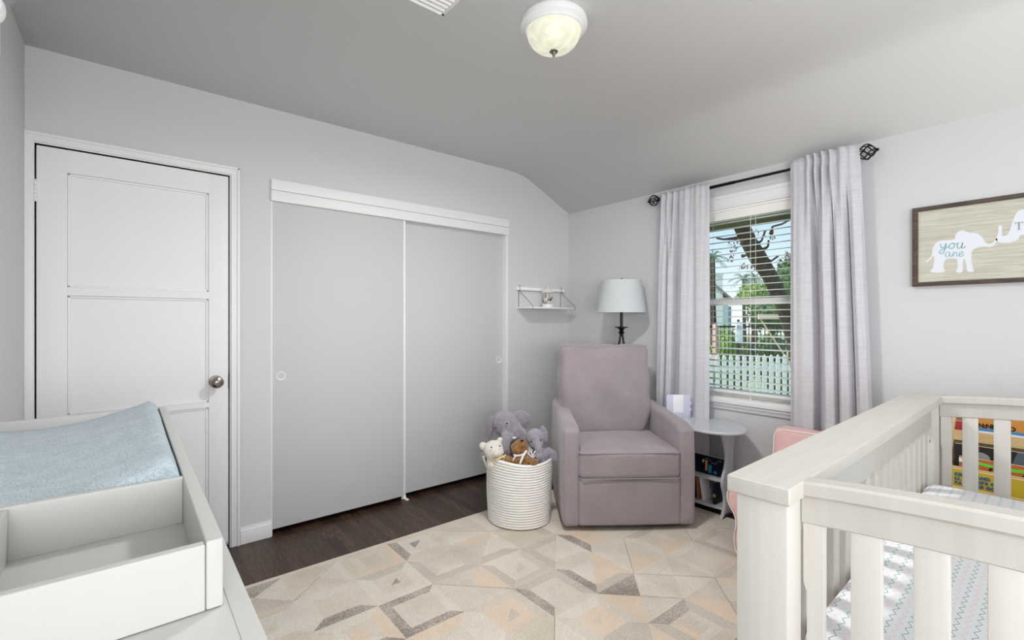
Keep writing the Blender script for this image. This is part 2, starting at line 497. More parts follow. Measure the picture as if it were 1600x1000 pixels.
# left wall with an opening added behind the camera for the fill light
mb = MB()
mb.box(XL-.15, XL, -.5, YA, 0, 2.6).box(XL-.15, XL, YK-.15, -1.8, 0, 2.6).box(XL-.15, XL, -1.8, -.5, 0, .88).box(XL-.15, XL, -1.8, -.5, 2.05, 2.6)
struct('wall_left', mb, M['wall'], 'pale grey wall at the left of the door')
mb = MB()
mb.box(XL, .08, YK-.15, YK, 0, 2.6).box(2.62, XB, YK-.15, YK, 0, 2.6).box(.08, 2.62, YK-.15, YK, 0, .5).box(.08, 2.62, YK-.15, YK, 2.05, 2.6)
struct('wall_back', mb, M['wall'], 'pale grey wall behind the camera')
# ceiling: flat, folding down over a soft cove to the window wall
prof = [(XL-.15, ZC), (2.36, ZC), (2.47, ZC-.006), (2.55, ZC-.014), (2.61, ZC-.030), (2.67, ZC-.055), (2.79, ZC-.108), (2.958, ZC-.187), (XB+.01, ZB), (XB+.15, ZB-.05)]
def ceil_f(u, v):
    i = int(round(u*(len(prof)-1)))
    return (prof[i][0], YK-.15+(YA+.05-YK+.15)*v, prof[i][1])
mb = MB().grid(ceil_f, len(prof)-1, 1)
o = struct('ceiling', mb, M['ceil'], 'grey painted ceiling folding down to the window wall', smooth=60)
sm = o.modifiers.new('thick', 'SOLIDIFY'); sm.thickness = .1; sm.offset = 1
if o.data.polygons[0].normal.z > 0: o.data.flip_normals()
sm.offset = -1
sm.use_even_offset = True

# door casing (trim), door
mb = MB()
cs = .038
def casing(mb, x0, x1, z1, y, wdt, z0=0):
    for (a, b_, t) in ((0, 1, .012), (0, .3, .019), (.82, 1, .016)):
        mb.box(x0-wdt*(1-a), x0-wdt*(1-b_) if b_ < 1 else x0, y-t, y+.002, z0, z1+wdt*(1-a), .0015)
        mb.box(x1+wdt*(1-b_) if b_ < 1 else x1, x1+wdt*(1-a), y-t, y+.002, z0, z1+wdt*(1-a), .0015)
        mb.box(x0-wdt*(1-a), x1+wdt*(1-a), y-t, y+.002, z1+wdt*(1-b_) if b_ < 1 else z1, z1+wdt*(1-a), .0015)
mb.box(DX0-.031, DX0-.003, YA-.016, YA, 0, DZ+.046, .002)
mb.box(DX1+.006, DX1+.048, YA-.013, YA, 0, DZ+.046, .002).box(DX1+.034, DX1+.048, YA-.02, YA, 0, DZ+.046, .003).box(DX1+.006, DX1+.012, YA-.017, YA, 0, DZ+.01, .002)
mb.box(DX0-.0305, DX1+.0475, YA-.0124, YA, DZ+.006, DZ+.046, .002).box(DX0-.031, DX1+.048, YA-.02, YA, DZ+.034, DZ+.048, .003).box(DX0-.02, DX1+.012, YA-.017, YA, DZ+.005, DZ+.011, .002)
# jambs
mb.box(DX0-.012, DX0, YA-.008, YA+.12, 0, DZ+.012).box(DX1, DX1+.012, YA-.008, YA+.12, 0, DZ+.012).box(DX0, DX1, YA-.008, YA+.12, DZ, DZ+.012)
mb.box(DX0, DX0+.012, YA+.045, YA+.06, 0, DZ).box(DX1-.012, DX1, YA+.045, YA+.06, 0, DZ).box(DX0, DX1, YA+.045, YA+.06, DZ-.012, DZ)
struct('trim_1', mb, M['trim'], 'white moulded casing around the panelled door')

dr = empty('door_1', (DX0+.0065, YA, 0)); tag(dr, 'white three-panel door with a nickel knob', kind='structure')
DW = DX1-DX0-.013
mb = MB()
x0, x1 = 0, DW
pz = [(.20, .782), (.81, 1.366), (1.404, 1.935)]
px0, px1 = .101, .656
rails = [(.03, .20), (.782, .81), (1.366, 1.404), (1.935, 2.041)]
# slab: stiles and rails around recessed panels (2 mm bevel at the panel edges)
for a, b_ in rails: mb.box(px0-.001, px1+.001, .000, .038, a, b_)
mb.box(x0, px0, .000, .038, .03, 2.041, .0015).box(px1, x1, .000, .038, .03, 2.041, .0015)
for a, b_ in pz:
    mb.box(px0, px1, .013, .03, a, b_)
    for (xa, xb, za, zb) in ((px0, px1, a, a+.012), (px0, px1, b_-.012, b_), (px0, px0+.012, a, b_), (px1-.012, px1, a, b_)):
        mb.box(xa, xb, .006, .016, za, zb, .004)
mb.build('door_slab', M['door'], dr)
kb = MB().lathe([(0, 0), (.033, 0), (.033, .004), (.03, .008), (.014, .012), (.012, .03), (.018, .036), (.029, .044), (.031, .055), (.027, .064), (.016, .069), (.0145, .067), (.012, .067), (.010, .070), (0, .071)], seg=28, xf=Matrix.Translation((.367-DX0-.006, 0, .918)) @ Matrix.Rotation(PI/2, 4, 'X'))
tag(kb.build('door_knob', M['nickel'], dr), 'round brushed nickel knob')
for z in (1.83, .25):
    mb = MB()
    for k in range(5): mb.lathe([(0, 0), (.006, 0), (.006, .017), (0, .017)], c=(-.003, -.006, z-.045+k*.0185), seg=10)
    mb.lathe([(0, 0), (.004, 0), (.005, .004), (0, .01)], c=(-.003, -.006, z+.048), seg=10).box(-.0008, .012, -.0015, .001, z-.045, z+.047)
    mb.build('hinge', M['trim'], dr)
MB().box(DW-.002, DW+.0006, -.001, .03, .875, .96).build('latch_plate', M['nickel'], dr)

# closet header, jambs, sliding doors
mb = MB()
mb.box(CX0-.004, CX1+.006, YA-.022, YA+.01, 2.006, 2.067, .0015).box(CX0-.004, CX1+.006, YA-.018, YA+.01, 1.943, 2.004, .0015)
mb.box(CX1-.016, CX1+.006, YA-.006, YA+.11, 0, 1.945, .001).box(CX0-.004, CX0+.006, YA+.0, YA+.11, 0, 1.945, .001)
mb.box(CX0, CX1, YA+.01, YA+.11, 1.945, 1.96)
struct('trim_2', mb, M['trim'], 'white header board and jambs of the closet')
def slider(name, x0, x1, y, label, pull_x, pz_):
    d = empty(name, (x0, y, 0)); tag(d, label, kind='structure')
    mb = MB().box(0, x1-x0, 0, .03, .035, 1.948, .001)
    mb.build('door_slab', M['closet'], d)
    if name == 'door_2': tag(MB().box(x1-x0-.016, x1-x0-.001, -.0015, .02, .036, 1.947, .0005).build('edge_strip', M['trim'], d), 'white edge strip')
    c = MB().lathe([(0, -.0003), (.018, -.0003), (.0195, .001), (.021, .004), (.024, .0045), (.0265, .003), (.027, 0)], seg=30, xf=Matrix.Translation((pull_x-x0, 0, pz_)) @ Matrix.Rotation(PI/2, 4, 'X'))
    tag(c.build('finger_pull', M['trim'], d), 'round white recessed finger pull')
    return d
slider('door_2', CX0+.006, 1.492, YA+.004, 'left sliding closet door, flat white', .694, .923)
slider('door_3', 1.46, CX1-.018, YA+.042, 'right sliding closet door, flat white, set further back', 2.337, .930)
mb = MB().box(1.478, 1.51, YA+.035, YA+.041, 0, .03, .001).box(1.492, 1.515, YA-.006, YA+.04, 0, .006, .002).box(1.494, 1.503, YA-.005, YA+.002, 0, .016, .002)
tag(mb.build('door_guide', M['white']), 'small white plastic guide on the floor between the closet doors', 'door guide')

# baseboards
mb = MB().box(DX1+.05, CX0, YA-.014, YA, 0, .078, .002).box(DX1+.05, CX0, YA-.008, YA, .07, .092, .003)
struct('baseboard_front', mb, M['trim'], 'short white baseboard between door and closet')
mb = MB().box(CX1+.006, XB, YA-.014, YA, 0, .092, .004)
struct('baseboard_corner', mb, M['trim'], 'white baseboard right of the closet')
struct('baseboard_right', MB().box(XB-.014, XB, YK, YA-.014, 0, .092, .004), M['trim'], 'white baseboard under the window')
struct('baseboard_left', MB().box(XL, XL+.014, YK, YA-.02, 0, .092, .004), M['trim'], 'white baseboard on the left wall')

# ------------------------------------------------------------------ window in the right wall
wn = empty('window_1', (XB, 0, 0)); tag(wn, 'white double-hung window between the curtains', kind='structure')
mb = MB()
mb.box(-.016, .002, WY0-.075, WY0, WZ0, WZ1+.085, .002).box(-.016, .002, WY1, WY1+.075, WZ0, WZ1+.085, .002)
mb.box(-.018, .002, WY0-.075, WY1+.075, WZ1, WZ1+.085, .002).box(-.024, .002, WY0-.08, WY1+.08, WZ1+.066, WZ1+.09, .004).box(-.022, .0, WY0-.075, WY1+.075, WZ1+.012, WZ1+.022, .003)
mb.build('casing', M['trim'], wn)
mb = MB()
mb.box(0, .15, WY0, WY0+.012, WZ0, WZ1).box(0, .15, WY1-.012, WY1, WZ0, WZ1).box(0, .15, WY0, WY1, WZ1-.012, WZ1).box(.0, .15, WY0, WY1, WZ0-.0, WZ0+.012)
mb.build('jamb', M['sash'], wn)
mb = MB().box(-.030, .03, WY0-.085, WY1+.085, WZ0-.024, WZ0+.002, .006, 3).box(-.02, .005, WY0-.07, WY1+.07, WZ0+.0, WZ0+.014, .003)
mb.build('window_stool', M['trim'], wn)
MB().box(-.014, .0, WY0-.075, WY1+.075, WZ0-.066, WZ0-.024, .002).box(-.02, 0, WY0-.075, WY1+.075, WZ0-.045, WZ0-.024, .004).build('apron', M['wall'], wn)
def sash(name, x, z0, z1, bot, top):
    mb = MB(); a, b_ = WY0+.012, WY1-.012
    mb.box(x, x+.03, a, a+.04, z0, z1, .002).box(x, x+.03, b_-.04, b_, z0, z1, .002).box(x, x+.03, a, b_, z0, z0+bot, .003).box(x, x+.03, a, b_, z1-top, z1, .003)
    s = mb.build(name, M['sash'], wn)
    MB().box(x+.013, x+.017, a+.03, b_-.03, z0+bot*.5, z1-top*.5).build('glass_pane', M['glass'], s)
    return s
sash('lower_sash', .075, WZ0+.012, 1.395, .05, .04)
sash('upper_sash', .108, 1.36, WZ1-.012, .04, .045)

# blind: head rail, open slats, ladder cords, bottom rail
bl = empty('window_blind', (XB+.035, (WY0+WY1)/2, WZ1-.012))
tag(bl, 'white horizontal slat blind hanging open inside the window', 'window blind')
hw = (WY1-WY0)/2-.016
MB().box(-.02, .03, -hw, hw, -.05, 0, .003).build('head_rail', M['slat'], bl)
MB().box(-.024, -.02, -hw, hw, -.058, 0, .002).build('valance', M['slat'], bl)
tilt = R(4)
zs = -.075
k = 0
slat_me = None
zbot = .775-(WZ1-.012)
while zs > zbot+.03:
    if slat_me is None:
        def sf(u, v): 
            x = (u-.5)*.05
            return (x, (v-.5)*2*hw, .0022*(1-(2*u-1)**2))
        mb = MB().grid(sf, 6, 1)
        s = mb.build('slat', M['slat'], bl, smooth=60)
        md = s.modifiers.new('t', 'SOLIDIFY'); md.thickness = .0028
        slat_me = s
    else:
        s = slat_me.copy(); C.objects.link(s); s.parent = bl
    s.location = (.004, 0, zs); s.rotation_euler = (0, -tilt, 0)
    zs -= .0425
MB().box(-.022, .03, -hw, hw, zbot-.012, zbot+.006, .003).build('bottom_rail', M['slat'], bl)
for y in (-.30, .30):
    for x in (-.022, .03): MB().tube([(x, y, -.04), (x, y, zbot)], .0009, 5).build('ladder_cord', M['cord'], bl)
MB().tube([(-.024, -.012, -.03), (-.025, -.012, zbot+.05)], .0012, 5).build('ladder_cord', M['cord'], bl)
MB().tube([(-.024, .02, -.03), (-.025, .02, zbot-.03)], .0014, 5).lathe([(0, 0), (.004, .004), (.005, .02), (.002, .03), (0, .03)], c=(-.025, .02, zbot-.058), seg=8).build('pull_cord', M['cord'], bl)

# ------------------------------------------------------------------ curtain rod and curtains
RX, RZ = XB-.070, 2.146
rod = empty('curtain_rod', (RX, 1.4, RZ)); tag(rod, 'black iron curtain rod with twisted cage finials above the window', 'curtain rod')
MB().tube([(0, -.60, 0), (0, .60, 0)], .0085, 12).tube([(0, .05, 0), (0, .60, 0)], .0105, 12).build('rod', M['black'], rod)
for sgn in (-1, 1):
    mb = MB()
    y0 = sgn*.60; L = .078
    mb.tube([(0, y0-sgn*.01, 0), (0, y0+sgn*.018, 0)], .013, 12)
    for k in range(6):
        pts = []; rr = []
        for i in range(15):
            t = i/14; r = .040*max(0, math.sin(PI*(.06+.90*t)))**.85; a = 2*PI*k/6+t*2.4*sgn
            pts.append((r*math.cos(a), y0+sgn*(.015+t*L), r*math.sin(a)))
        mb.tube(pts, .0032, 6)
    for k in range(6):
        pts = []
        for i in range(15):
            t = i/14; r = .038*math.sin(PI*(.06+.90*t))**.85; a = 2*PI*k/6-t*2.4*sgn
            pts.append((r*math.cos(a), y0+sgn*(.015+t*L), r*math.sin(a)))
        if k % 2 == 0: mb.tube(pts, .0028, 6)
    mb.ell((0, y0+sgn*(.015+L+.006), 0), .009, 12)
    mb.build('finial', M['black'], rod)
for y in (-.545, .585):
    MB().box(.068, .075, y-.012, y+.012, -.03, .03, .002).tube([(.07, y, -.01), (.03, y, -.012), (0, y, -.011)], .005, 8).lathe([(.0115, -.012), (.0145, -.012), (.0145, .012), (.0115, .012)], c=(0, 0, 0), seg=16, close=True, xf=Matrix.Translation((0, y, 0)) @ Matrix.Rotation(PI/2, 4, 'X')).build('bracket', M['black'], rod)

def knot(K, u):
    for (a, da), (b_, db) in zip(K, K[1:]):
        if u <= b_:
            t = (u-a)/(b_-a); t = (1-math.cos(PI*t))/2
            return da+(db-da)*t
    return K[-1][1]
def curtain(ya, yb, ya2, yb2, label, seed, K, KT, zb=.03, up=.03):
    # cloth gathered on the rod; K is the depth of the folds across the width, KT the tighter pleats at the top
    def f(u, v):
        z = zb+(RZ+up-zb)*(1-v)
        k = min(1, v*1.05)**.9
        yy = (ya+(yb-ya)*u)*(1-k)+(ya2+(yb2-ya2)*u)*k
        b_ = min(1, max(0, (v-.03)/.25)); b_ = b_*b_*(3-2*b_)
        d = knot(KT, u)*(1-b_)+knot(K, min(1, max(0, u+.012*math.sin(v*5+seed)*math.sin(PI*u))))*b_*(1+.15*v)
        near = max(0, 1-abs(z-RZ)/.04)
        d *= 1-.55*near
        x = -.004-d+.002*math.sin(u*60+seed)*(1-v)**3+.004*math.sin(v*7+u*9+seed)*v+.006*v
        if abs(z-RZ) < .03: x -= .008*math.cos((z-RZ)/.03*PI/2)
        return (min(x, .046), yy-1.4, z-RZ)
    o = MB().grid(f, 190, 70).build('curtain', M['curtain'], None, smooth=80, loc=(RX-.008, 1.4, RZ))
    md = o.modifiers.new('cloth', 'SOLIDIFY'); md.thickness = .003; md.offset = 0
    tag(o, label, 'curtain', 'curtains at the window')
curtain(1.985, 1.608, 2.04, 1.612, 'lilac-grey linen curtain behind the grey side table, left of the window', 3,
        [(0, 0), (.05, .028), (.13, .032), (.16, .02), (.175, -.03), (.20, .02), (.24, .034), (.30, .03), (.325, -.035), (.40, -.038), (.425, .012), (.5, .03), (.6, .022), (.7, .012), (.8, .026), (.92, .02), (1, .008)],
        [(0, 0), (.06, .025), (.13, .0), (.18, .03), (.25, -.02), (.30, .02), (.36, -.02), (.42, .015), (.55, .022), (.62, .008), (.78, .02), (1, .01)])
curtain(1.112, .772, 1.115, .70, 'lilac-grey linen curtain behind the crib, right of the window', 8,
        [(0, 0), (.08, .022), (.2, .034), (.31, .03), (.345, -.038), (.425, -.040), (.45, .03), (.5, .052), (.58, .046), (.61, .01), (.622, -.03), (.645, .03), (.69, .054), (.76, .046), (.80, .0), (.815, -.03), (.84, .02), (.90, .04), (.97, .03), (1, .0)],
        [(0, .0), (.1, .012), (.22, .012), (.30, .045), (.36, .0), (.40, .05), (.46, .0), (.51, .052), (.57, .005), (.62, .05), (.68, .02), (.75, .045), (.85, .03), (1, .01)], up=.045)

# ------------------------------------------------------------------ ceiling vent, ceiling light
vt = empty('ceiling_vent', (.81, 1.51, ZC)); tag(vt, 'white metal air vent with long louvres set in the ceiling', 'air vent')
mb = MB()
hx, hy = .173, .128
mb.box(-hx, hx, -hy, -hy+.024, -.006, 0, .002).box(-hx, hx, hy-.012, hy, -.006, 0, .002).box(-hx, -hx+.022, -hy, hy, -.006, 0, .002).box(hx-.022, hx, -hy, hy, -.006, 0, .002)
mb.build('frame', M['ceil'], vt)
MB().box(-hx+.024, hx-.024, -hy+.026, hy-.014, -.002, -.0005).build('backing', M['dark'], vt)
y = hy-.024
while y > -hy+.035:
    MB().box(-hx+.022, hx-.022, -.0115, .0115, -.001, .001, xf=Matrix.Translation((0, y, -.011)) @ Matrix.Rotation(R(-28), 4, 'X')).build('louvre', M['white'], vt)
    y -= .0235

cl = empty('ceiling_light', (1.350, 1.385, ZC)); tag(cl, 'flush ceiling light with a glowing marbled glass bowl', 'ceiling light')
MB().lathe([(0, 0), (.128, 0), (.134, -.005), (.137, -.016), (.1365, -.03), (.128, -.037), (.121, -.041), (.118, -.046), (.112, -.048), (.108, -.042), (0, -.035)], seg=56).build('base_ring', M['trim'], cl)
MB().lathe([(.111, -.043), (.110, -.055), (.104, -.075), (.093, -.093), (.077, -.108), (.055, -.119), (.03, -.125), (0, -.127)], seg=48).build('glass_bowl', M['dome'], cl)
bl_ = D.lights.new('ceiling_bulb', 'AREA'); bl_.shape = 'DISK'; bl_.size = .24; bl_.energy = 25; bl_.color = (1, .985, .965)
bo_ = D.objects.new('ceiling_bulb', bl_); bo_.location = (0, 0, -.155); bo_.parent = cl; C.objects.link(bo_)
MB().lathe([(0, -.122), (.016, -.124), (.018, -.128), (.014, -.132), (.008, -.134), (.0055, -.140), (.006, -.145), (.003, -.150), (0, -.151)], seg=20).build('finial', M['nickel'], cl)

# ------------------------------------------------------------------ camera on the left wall (baby monitor)
bmz = empty('baby_monitor', (XL, 1.84, 2.035)); tag(bmz, 'small round white monitor camera on a wall bracket, top left corner', 'baby monitor')
MB().box(0, .01, -.02, .02, -.09, .03, .004).box(0, .092, -.008, .008, -.055, -.045, .003).box(.078, .092, -.008, .008, -.075, .01, .003).build('bracket', M['white'], bmz)
MB().lathe([(0, 0), (.003, 0), (.003, .002), (0, .0025)], seg=10, xf=Matrix.Translation((.085, -.008, -.03)) @ Matrix.Rotation(PI/2, 4, 'X')).build('screw', M['black'], bmz)
MB().ell((.062, 0, .045), (.042, .040, .048), 24).tube([(.062+.036*math.cos(a), -.030, .045+.036*math.sin(a)) for a in [2*PI*i/20 for i in range(20)]], .003, 6, cyc=True).build('camera_body', M['white'], bmz)

# ================================================================== RUG
def make_rug():
    x0, x1, y0, y1, z = .30, 2.93, -.62, 2.49, .010
    rnd = random.Random(21)
    mb = MB()
    mb.box(x0, x1, y0, y1, 0, z-.0004, .003, mi=0)
    S = .27
    def pick(light=False):
        r = rnd.random()
        if light: return 0 if r < .45 else 1 if r < .75 else 2 if r < .88 else 3
        return 0 if r < .30 else 1 if r < .48 else 2 if r < .66 else 3 if r < .77 else 4 if r < .93 else 5
    zz = z
    def P(x, y): return (min(max(x, x0+.02), x1-.02), min(max(y, y0+.03), y1-.03), zz)
    def quad(pts, mi):
        pts = [P(*p) for p in pts]
        u = []
        for p in pts:
            if not u or (Vector(p)-Vector(u[-1])).length > 1e-4: u.append(p)
        if len(u) > 2 and (Vector(u[0])-Vector(u[-1])).length < 1e-4: u.pop()
        if len(u) < 3: return
        a = sum(u[i][0]*u[(i+1) % len(u)][1]-u[(i+1) % len(u)][0]*u[i][1] for i in range(len(u)))
        if abs(a) < 1e-5: return
        if a < 0: u = u[::-1]
        mb.poly(u, mi)
    nx, ny = int((x1-x0)/S)+1, int((y1-y0)/S)+1
    for i in range(-1, nx+1):
        for j in range(-1, ny+1):
            cx, cy = x0+(i+.5)*S, y1-(j+.5)*S
            if not (x0-.16 < cx < x1+.16 and y0-.16 < cy < y1+.16): continue
            h = S/2
            K = [(cx-h, cy-h), (cx+h, cy-h), (cx+h, cy+h), (cx-h, cy+h)]
            typ = rnd.random()
            band = rnd.choice([.045, .05, .06])
            g = h-band
            J = [(cx-g, cy-g), (cx+g, cy-g), (cx+g, cy+g), (cx-g, cy+g)]
            if typ < .62:
                for k in range(4): quad([K[k], K[(k+1) % 4], J[(k+1) % 4], J[k]], pick())
                t2 = rnd.random()
                if t2 < .45:
                    quad(J, pick(True))
                    q = g-.05
                    Q = [(cx-q, cy-q), (cx+q, cy-q), (cx+q, cy+q)]
                    zz += .0003; quad(Q if rnd.random() < .5 else [Q[0], Q[2], (cx-q, cy+q)], rnd.choice([0, 2, 2, 4, 5])); zz = z
                elif t2 < .8:
                    quad(J[:3], pick(True)); quad([J[0], J[2], J[3]], pick(True))
                else:
                    q = g*.5
                    Q = [(cx-q, cy-q), (cx+q, cy-q), (cx+q, cy+q), (cx-q, cy+q)]
                    for k in range(4): quad([J[k], J[(k+1) % 4], Q[(k+1) % 4], Q[k]], pick(True))
                    quad(Q, pick())
            else:
                for k in range(4): quad([K[k], K[(k+1) % 4], (cx, cy)], pick(True) if k % 2 else pick())
                # thin dark outline along one diagonal
                zz += .0004
                a, c_ = (K[0], K[2]) if rnd.random() < .5 else (K[1], K[3])
                n_ = Vector((c_[1]-a[1], a[0]-c_[0])).normalized()*.002
                quad([(a[0]+n_.x, a[1]+n_.y), (c_[0]+n_.x, c_[1]+n_.y), (c_[0]-n_.x, c_[1]-n_.y), (a[0]-n_.x, a[1]-n_.y)], 5)
                zz = z
    o = mb.build('area_rug', RUGM, smooth=0)
    tag(o, 'cream area rug with a faded geometric pattern of beige, peach and grey squares', 'rug')
make_rug()
RG = .0105

# ================================================================== GLIDER CHAIR
# local frame: x to the sitter's left-hand side in the picture's right, y into the depth, origin on the floor under the front middle
ch = empty('glider_armchair', tuple(at(985, 501, 2.76).xy)+(RG,), -YAW+R(2.2)); tag(ch, 'mauve velvet glider armchair with a tall back cushion and low square arms', 'armchair')
V = M['velvet']
# swivel base hidden under the skirt
MB().lathe([(0, 0), (.25, 0), (.25, .014), (.22, .02), (.06, .024), (.06, .05), (0, .05)], c=(0, .40, 0), seg=32).box(-.28, .28, .1, .62, .045, .1).build('swivel_base', M['black'], ch)
def arm(side):
    def wp(p):
        # p local: x +-.05, y +-.37, z +-.3
        t = (p.y+.36)/.72
        x, y, z = p.x, p.y, p.z
        top = (z+.31)/.62
        if top > .5:
            z += (.055*t-.02)*(top-.5)*2
            if t < .12: z -= .02*(1-t/.12)*(top-.5)*2
        x += side*.012*math.sin(PI*top)*(.4+t*.6)
        x *= 1
        x -= side*.028*max(0, t-.15)
        return (x, y, z)
    mb = MB().rbox((side*.343, .370, .33), (.050, .360, .305), .026, wp, n=12, e=4)
    o = mb.build('arm', V, ch, smooth=80)
arm(-1); arm(1)
MB().rbox((0, .62, .36), (.335, .1, .32), .03, n=6).build('back_frame', V, ch, smooth=80)
mb = MB().rbox((0, .034, .172), (.302, .028, .138), .014, lambda p: (p.x, p.y-.006*math.cos(p.x/.3*PI/2), p.z), n=10)
fp = mb.build('footrest_panel', V, ch, smooth=80)
MB().box(-.30, .30, .05, .6, .12, .30).build('seat_deck', V, ch)
# seat cushion
def seat_w(p):
    u, v = p.x/.302, p.y/.29
    z = p.z
    if z > 0: z += .022*(1-u*u)*(1-min(1, abs(v))**2)
    if z < 0: z += .012*(1-abs(u))*max(0, -v)*.2
    x = p.x*(1-.10*max(0, v))
    y = p.y-.012*(1-u*u)*(1 if v < 0 else 0)
    z += .018*max(0, v)
    return (x, y, z)
sc_ = MB().rbox((0, .285, .388), (.302, .285, .083), .03, seat_w, n=12, e=4).build('seat_cushion', V, ch, smooth=80)
def loop_pts(zs, hx_, y0_, y1_, rr):
    pts = []
    for (cx_, cy_, a0) in ((hx_-rr, y0_+rr, -PI/2), (hx_*.9-rr, y1_-rr, 0), (-hx_*.9+rr, y1_-rr, PI/2), (-hx_+rr, y0_+rr, PI)):
        for i in range(5):
            a = a0+PI/2*i/4; pts.append((cx_+rr*math.cos(a), cy_+rr*math.sin(a), zs+(.018 if cy_ > .3 else 0)))
    return pts
MB().tube(loop_pts(.461, .300, -.006, .565, .03), .0035, 6, cyc=True).build('piping', M['velvetpipe'], sc_)
MB().tube(loop_pts(.312, .300, -.006, .565, .03), .0035, 6, cyc=True).build('piping', M['velvetpipe'], sc_)
# back cushion
def back_w(p):
    u, v = p.x/.32, p.z/.31          # v -1 bottom .. 1 top
    hw_ = .305
    v = max(-1, min(1, v)); wv = .250+(.318-.250)*min(1, max(0, (v+1)/.62))**.8
    if v > .3: wv -= .006*(v-.3)/.7
    x = u*wv
    x += .006*math.sin(v*9)*abs(u)**3*(1 if u > 0 else -1)
    y = p.y
    if y < 0: y -= .045*(1-u*u)*(1-v*v)**.7 + .012*math.sin(u*5+v*4)*(1-u*u)*(1-v*v)
    else: y += .02*(1-u*u)*(1-v*v)
    z = p.z
    if v > .6: z += (.010*abs(u)**6+.004*math.sin(u*14))*(v-.6)/.4
    y += .11*((v+1)/2)
    return (x, y, z)
bc = MB().rbox((-.028, .50, .765), (.32, .075, .302), .05, back_w, n=16, e=5).build('back_cushion', V, ch, smooth=80)
pts = []
for i in range(25):
    t = i/24*2-1
    p = Vector(back_w(Vector((t*.31, -.055, .29))))
    pts.append((p.x-.028, p.y+.50-.004, p.z+.765))
MB().tube(pts, .003, 6).build('piping', M['velvetpipe'], bc)

# ================================================================== FLOOR LAMP behind the chair
lp = at(971, 501, 3.60)
lm = empty('floor_lamp', (lp.x, lp.y, .0)); tag(lm, 'lamp with white drum shade and black flared stem in the corner behind the armchair', 'lamp')
MB().lathe([(0, 0), (.12, 0), (.125, .006), (.12, .014), (.05, .03), (.02, .045), (0, .045)], seg=32).build('base', M['lampblack'], lm)
mb = MB()
mb.tube([(0, 0, .04), (0, 0, .78)], .012, 12)
mb.lathe([(0, .77), (.03, .78), (.034, .79), (.03, .80), (0, .805)], seg=20)
for k in range(4):
    a = PI/4+k*PI/2+YAW
    pts = []
    for i in range(13):
        t = i/12; z = .80+.345*t; r = .006+.040*math.sin(PI*min(1, .18+.82*(1-t)))**1.0*(1 if t > .25 else 1)
        r = .010+.070*(1-t) if t > .25 else .003+.0595*math.sin(PI/2*t/.25)
        pts.append((r*math.cos(a), r*math.sin(a), z))
    mb.tube(pts, [.0105-.003*(i/12) for i in range(13)], 10)
mb.lathe([(.008, 1.13), (.014, 1.14), (.016, 1.150), (.026, 1.158), (.018, 1.166), (.014, 1.172), (.02, 1.182), (.030, 1.192), (.05, 1.197), (.051, 1.202), (.012, 1.204), (.011, 1.212), (.011, 1.32), (0, 1.33)], seg=24)
mb.build('stem', M['lampblack'], lm)
MB().tube([(.0, 0, 1.32), (0, 0, 1.345)], .014, 12).build('socket', M['nickel'], lm)
MB().lathe([(.190, 1.310), (.150, 1.555), (.148, 1.555), (.188, 1.310)], seg=56, close=True).build('lamp_shade', M['shade'], lm)
mb = MB()
for k in range(3):
    a = 2*PI*k/3; mb.tube([(0, 0, 1.553), (.149*math.cos(a), .149*math.sin(a), 1.553)], .0015, 6)
mb.tube([(0.0, 0, 1.34), (.045, 0, 1.40), (.045, 0, 1.52), (0, 0, 1.55)], .0015, 6).tube([(0.0, 0, 1.34), (-.045, 0, 1.40), (-.045, 0, 1.52), (0, 0, 1.55)], .0015, 6)
mb.build('shade_harp', M['nickel'], lm)
MB().lathe([(0, 1.55), (.009, 1.556), (.011, 1.566), (.007, 1.573), (0, 1.575)], seg=16).build('finial', M['lampblack'], lm)

# ================================================================== GREY SIDE TABLE with shelves of books
TC = (2.90, 1.575)
TZ = .585
tb = empty('side_table', (TC[0], TC[1], 0)); tag(tb, 'grey oval side table with wavy end panels and book shelves under the window', 'side table')
n_ = 56
MB().prism([(.203*math.cos(2*PI*i/n_), .283*math.sin(2*PI*i/n_)) for i in range(n_)], .018, xf=Matrix.Translation((0, 0, TZ-.018)) @ Matrix.Rotation(R(-18), 4, 'Z'), bev=.006, seg=3).build('tabletop', M['tablegrey'], tb, smooth=50)
def panel_poly():
    L = [(-.075, .0), (-.055, .03), (-.035, .08), (-.038, .14), (-.062, .20), (-.058, .25), (-.030, .30), (-.012, .36), (-.022, .43), (-.055, .50), (-.083, .567)]
    Rr = [(.128, .567), (.105, .50), (.082, .42), (.075, .34), (.085, .26), (.100, .18), (.095, .10), (.110, .04), (.125, .0)]
    def smooth(P_, m=4):
        o_ = []
        for i in range(len(P_)-1):
            p0 = P_[max(i-1, 0)]; p1 = P_[i]; p2 = P_[i+1]; p3 = P_[min(i+2, len(P_)-1)]
            for k in range(m):
                t = k/m
                o_.append(tuple(.5*((2*p1[q])+(-p0[q]+p2[q])*t+(2*p0[q]-5*p1[q]+4*p2[q]-p3[q])*t*t+(-p0[q]+3*p1[q]-3*p2[q]+p3[q])*t**3) for q in (0, 1)))
        return o_+[P_[-1]]
    bot = [(.09, .022), (.02, .034), (-.03, .020)]
    return smooth(L)+smooth(Rr)+bot
pp = panel_poly()
for y in (-.125, .150):
    o = MB().prism([(p[0]+.035, p[1]) for p in pp], .018, xf=Matrix.Translation((0, y+.009, RG)) @ Matrix.Rotation(PI/2, 4, 'X'), bev=.003).build('end_panel', M['tablegrey'], tb, smooth=50)
    for z in (.235, .075):
        MB().lathe([(0, 0), (.004, 0), (.004, .0008), (0, .001)], seg=10, xf=Matrix.Translation((.05, y-.009, z)) @ Matrix.Rotation(PI/2, 4, 'X')).build('screw_hole', M['black'], o)
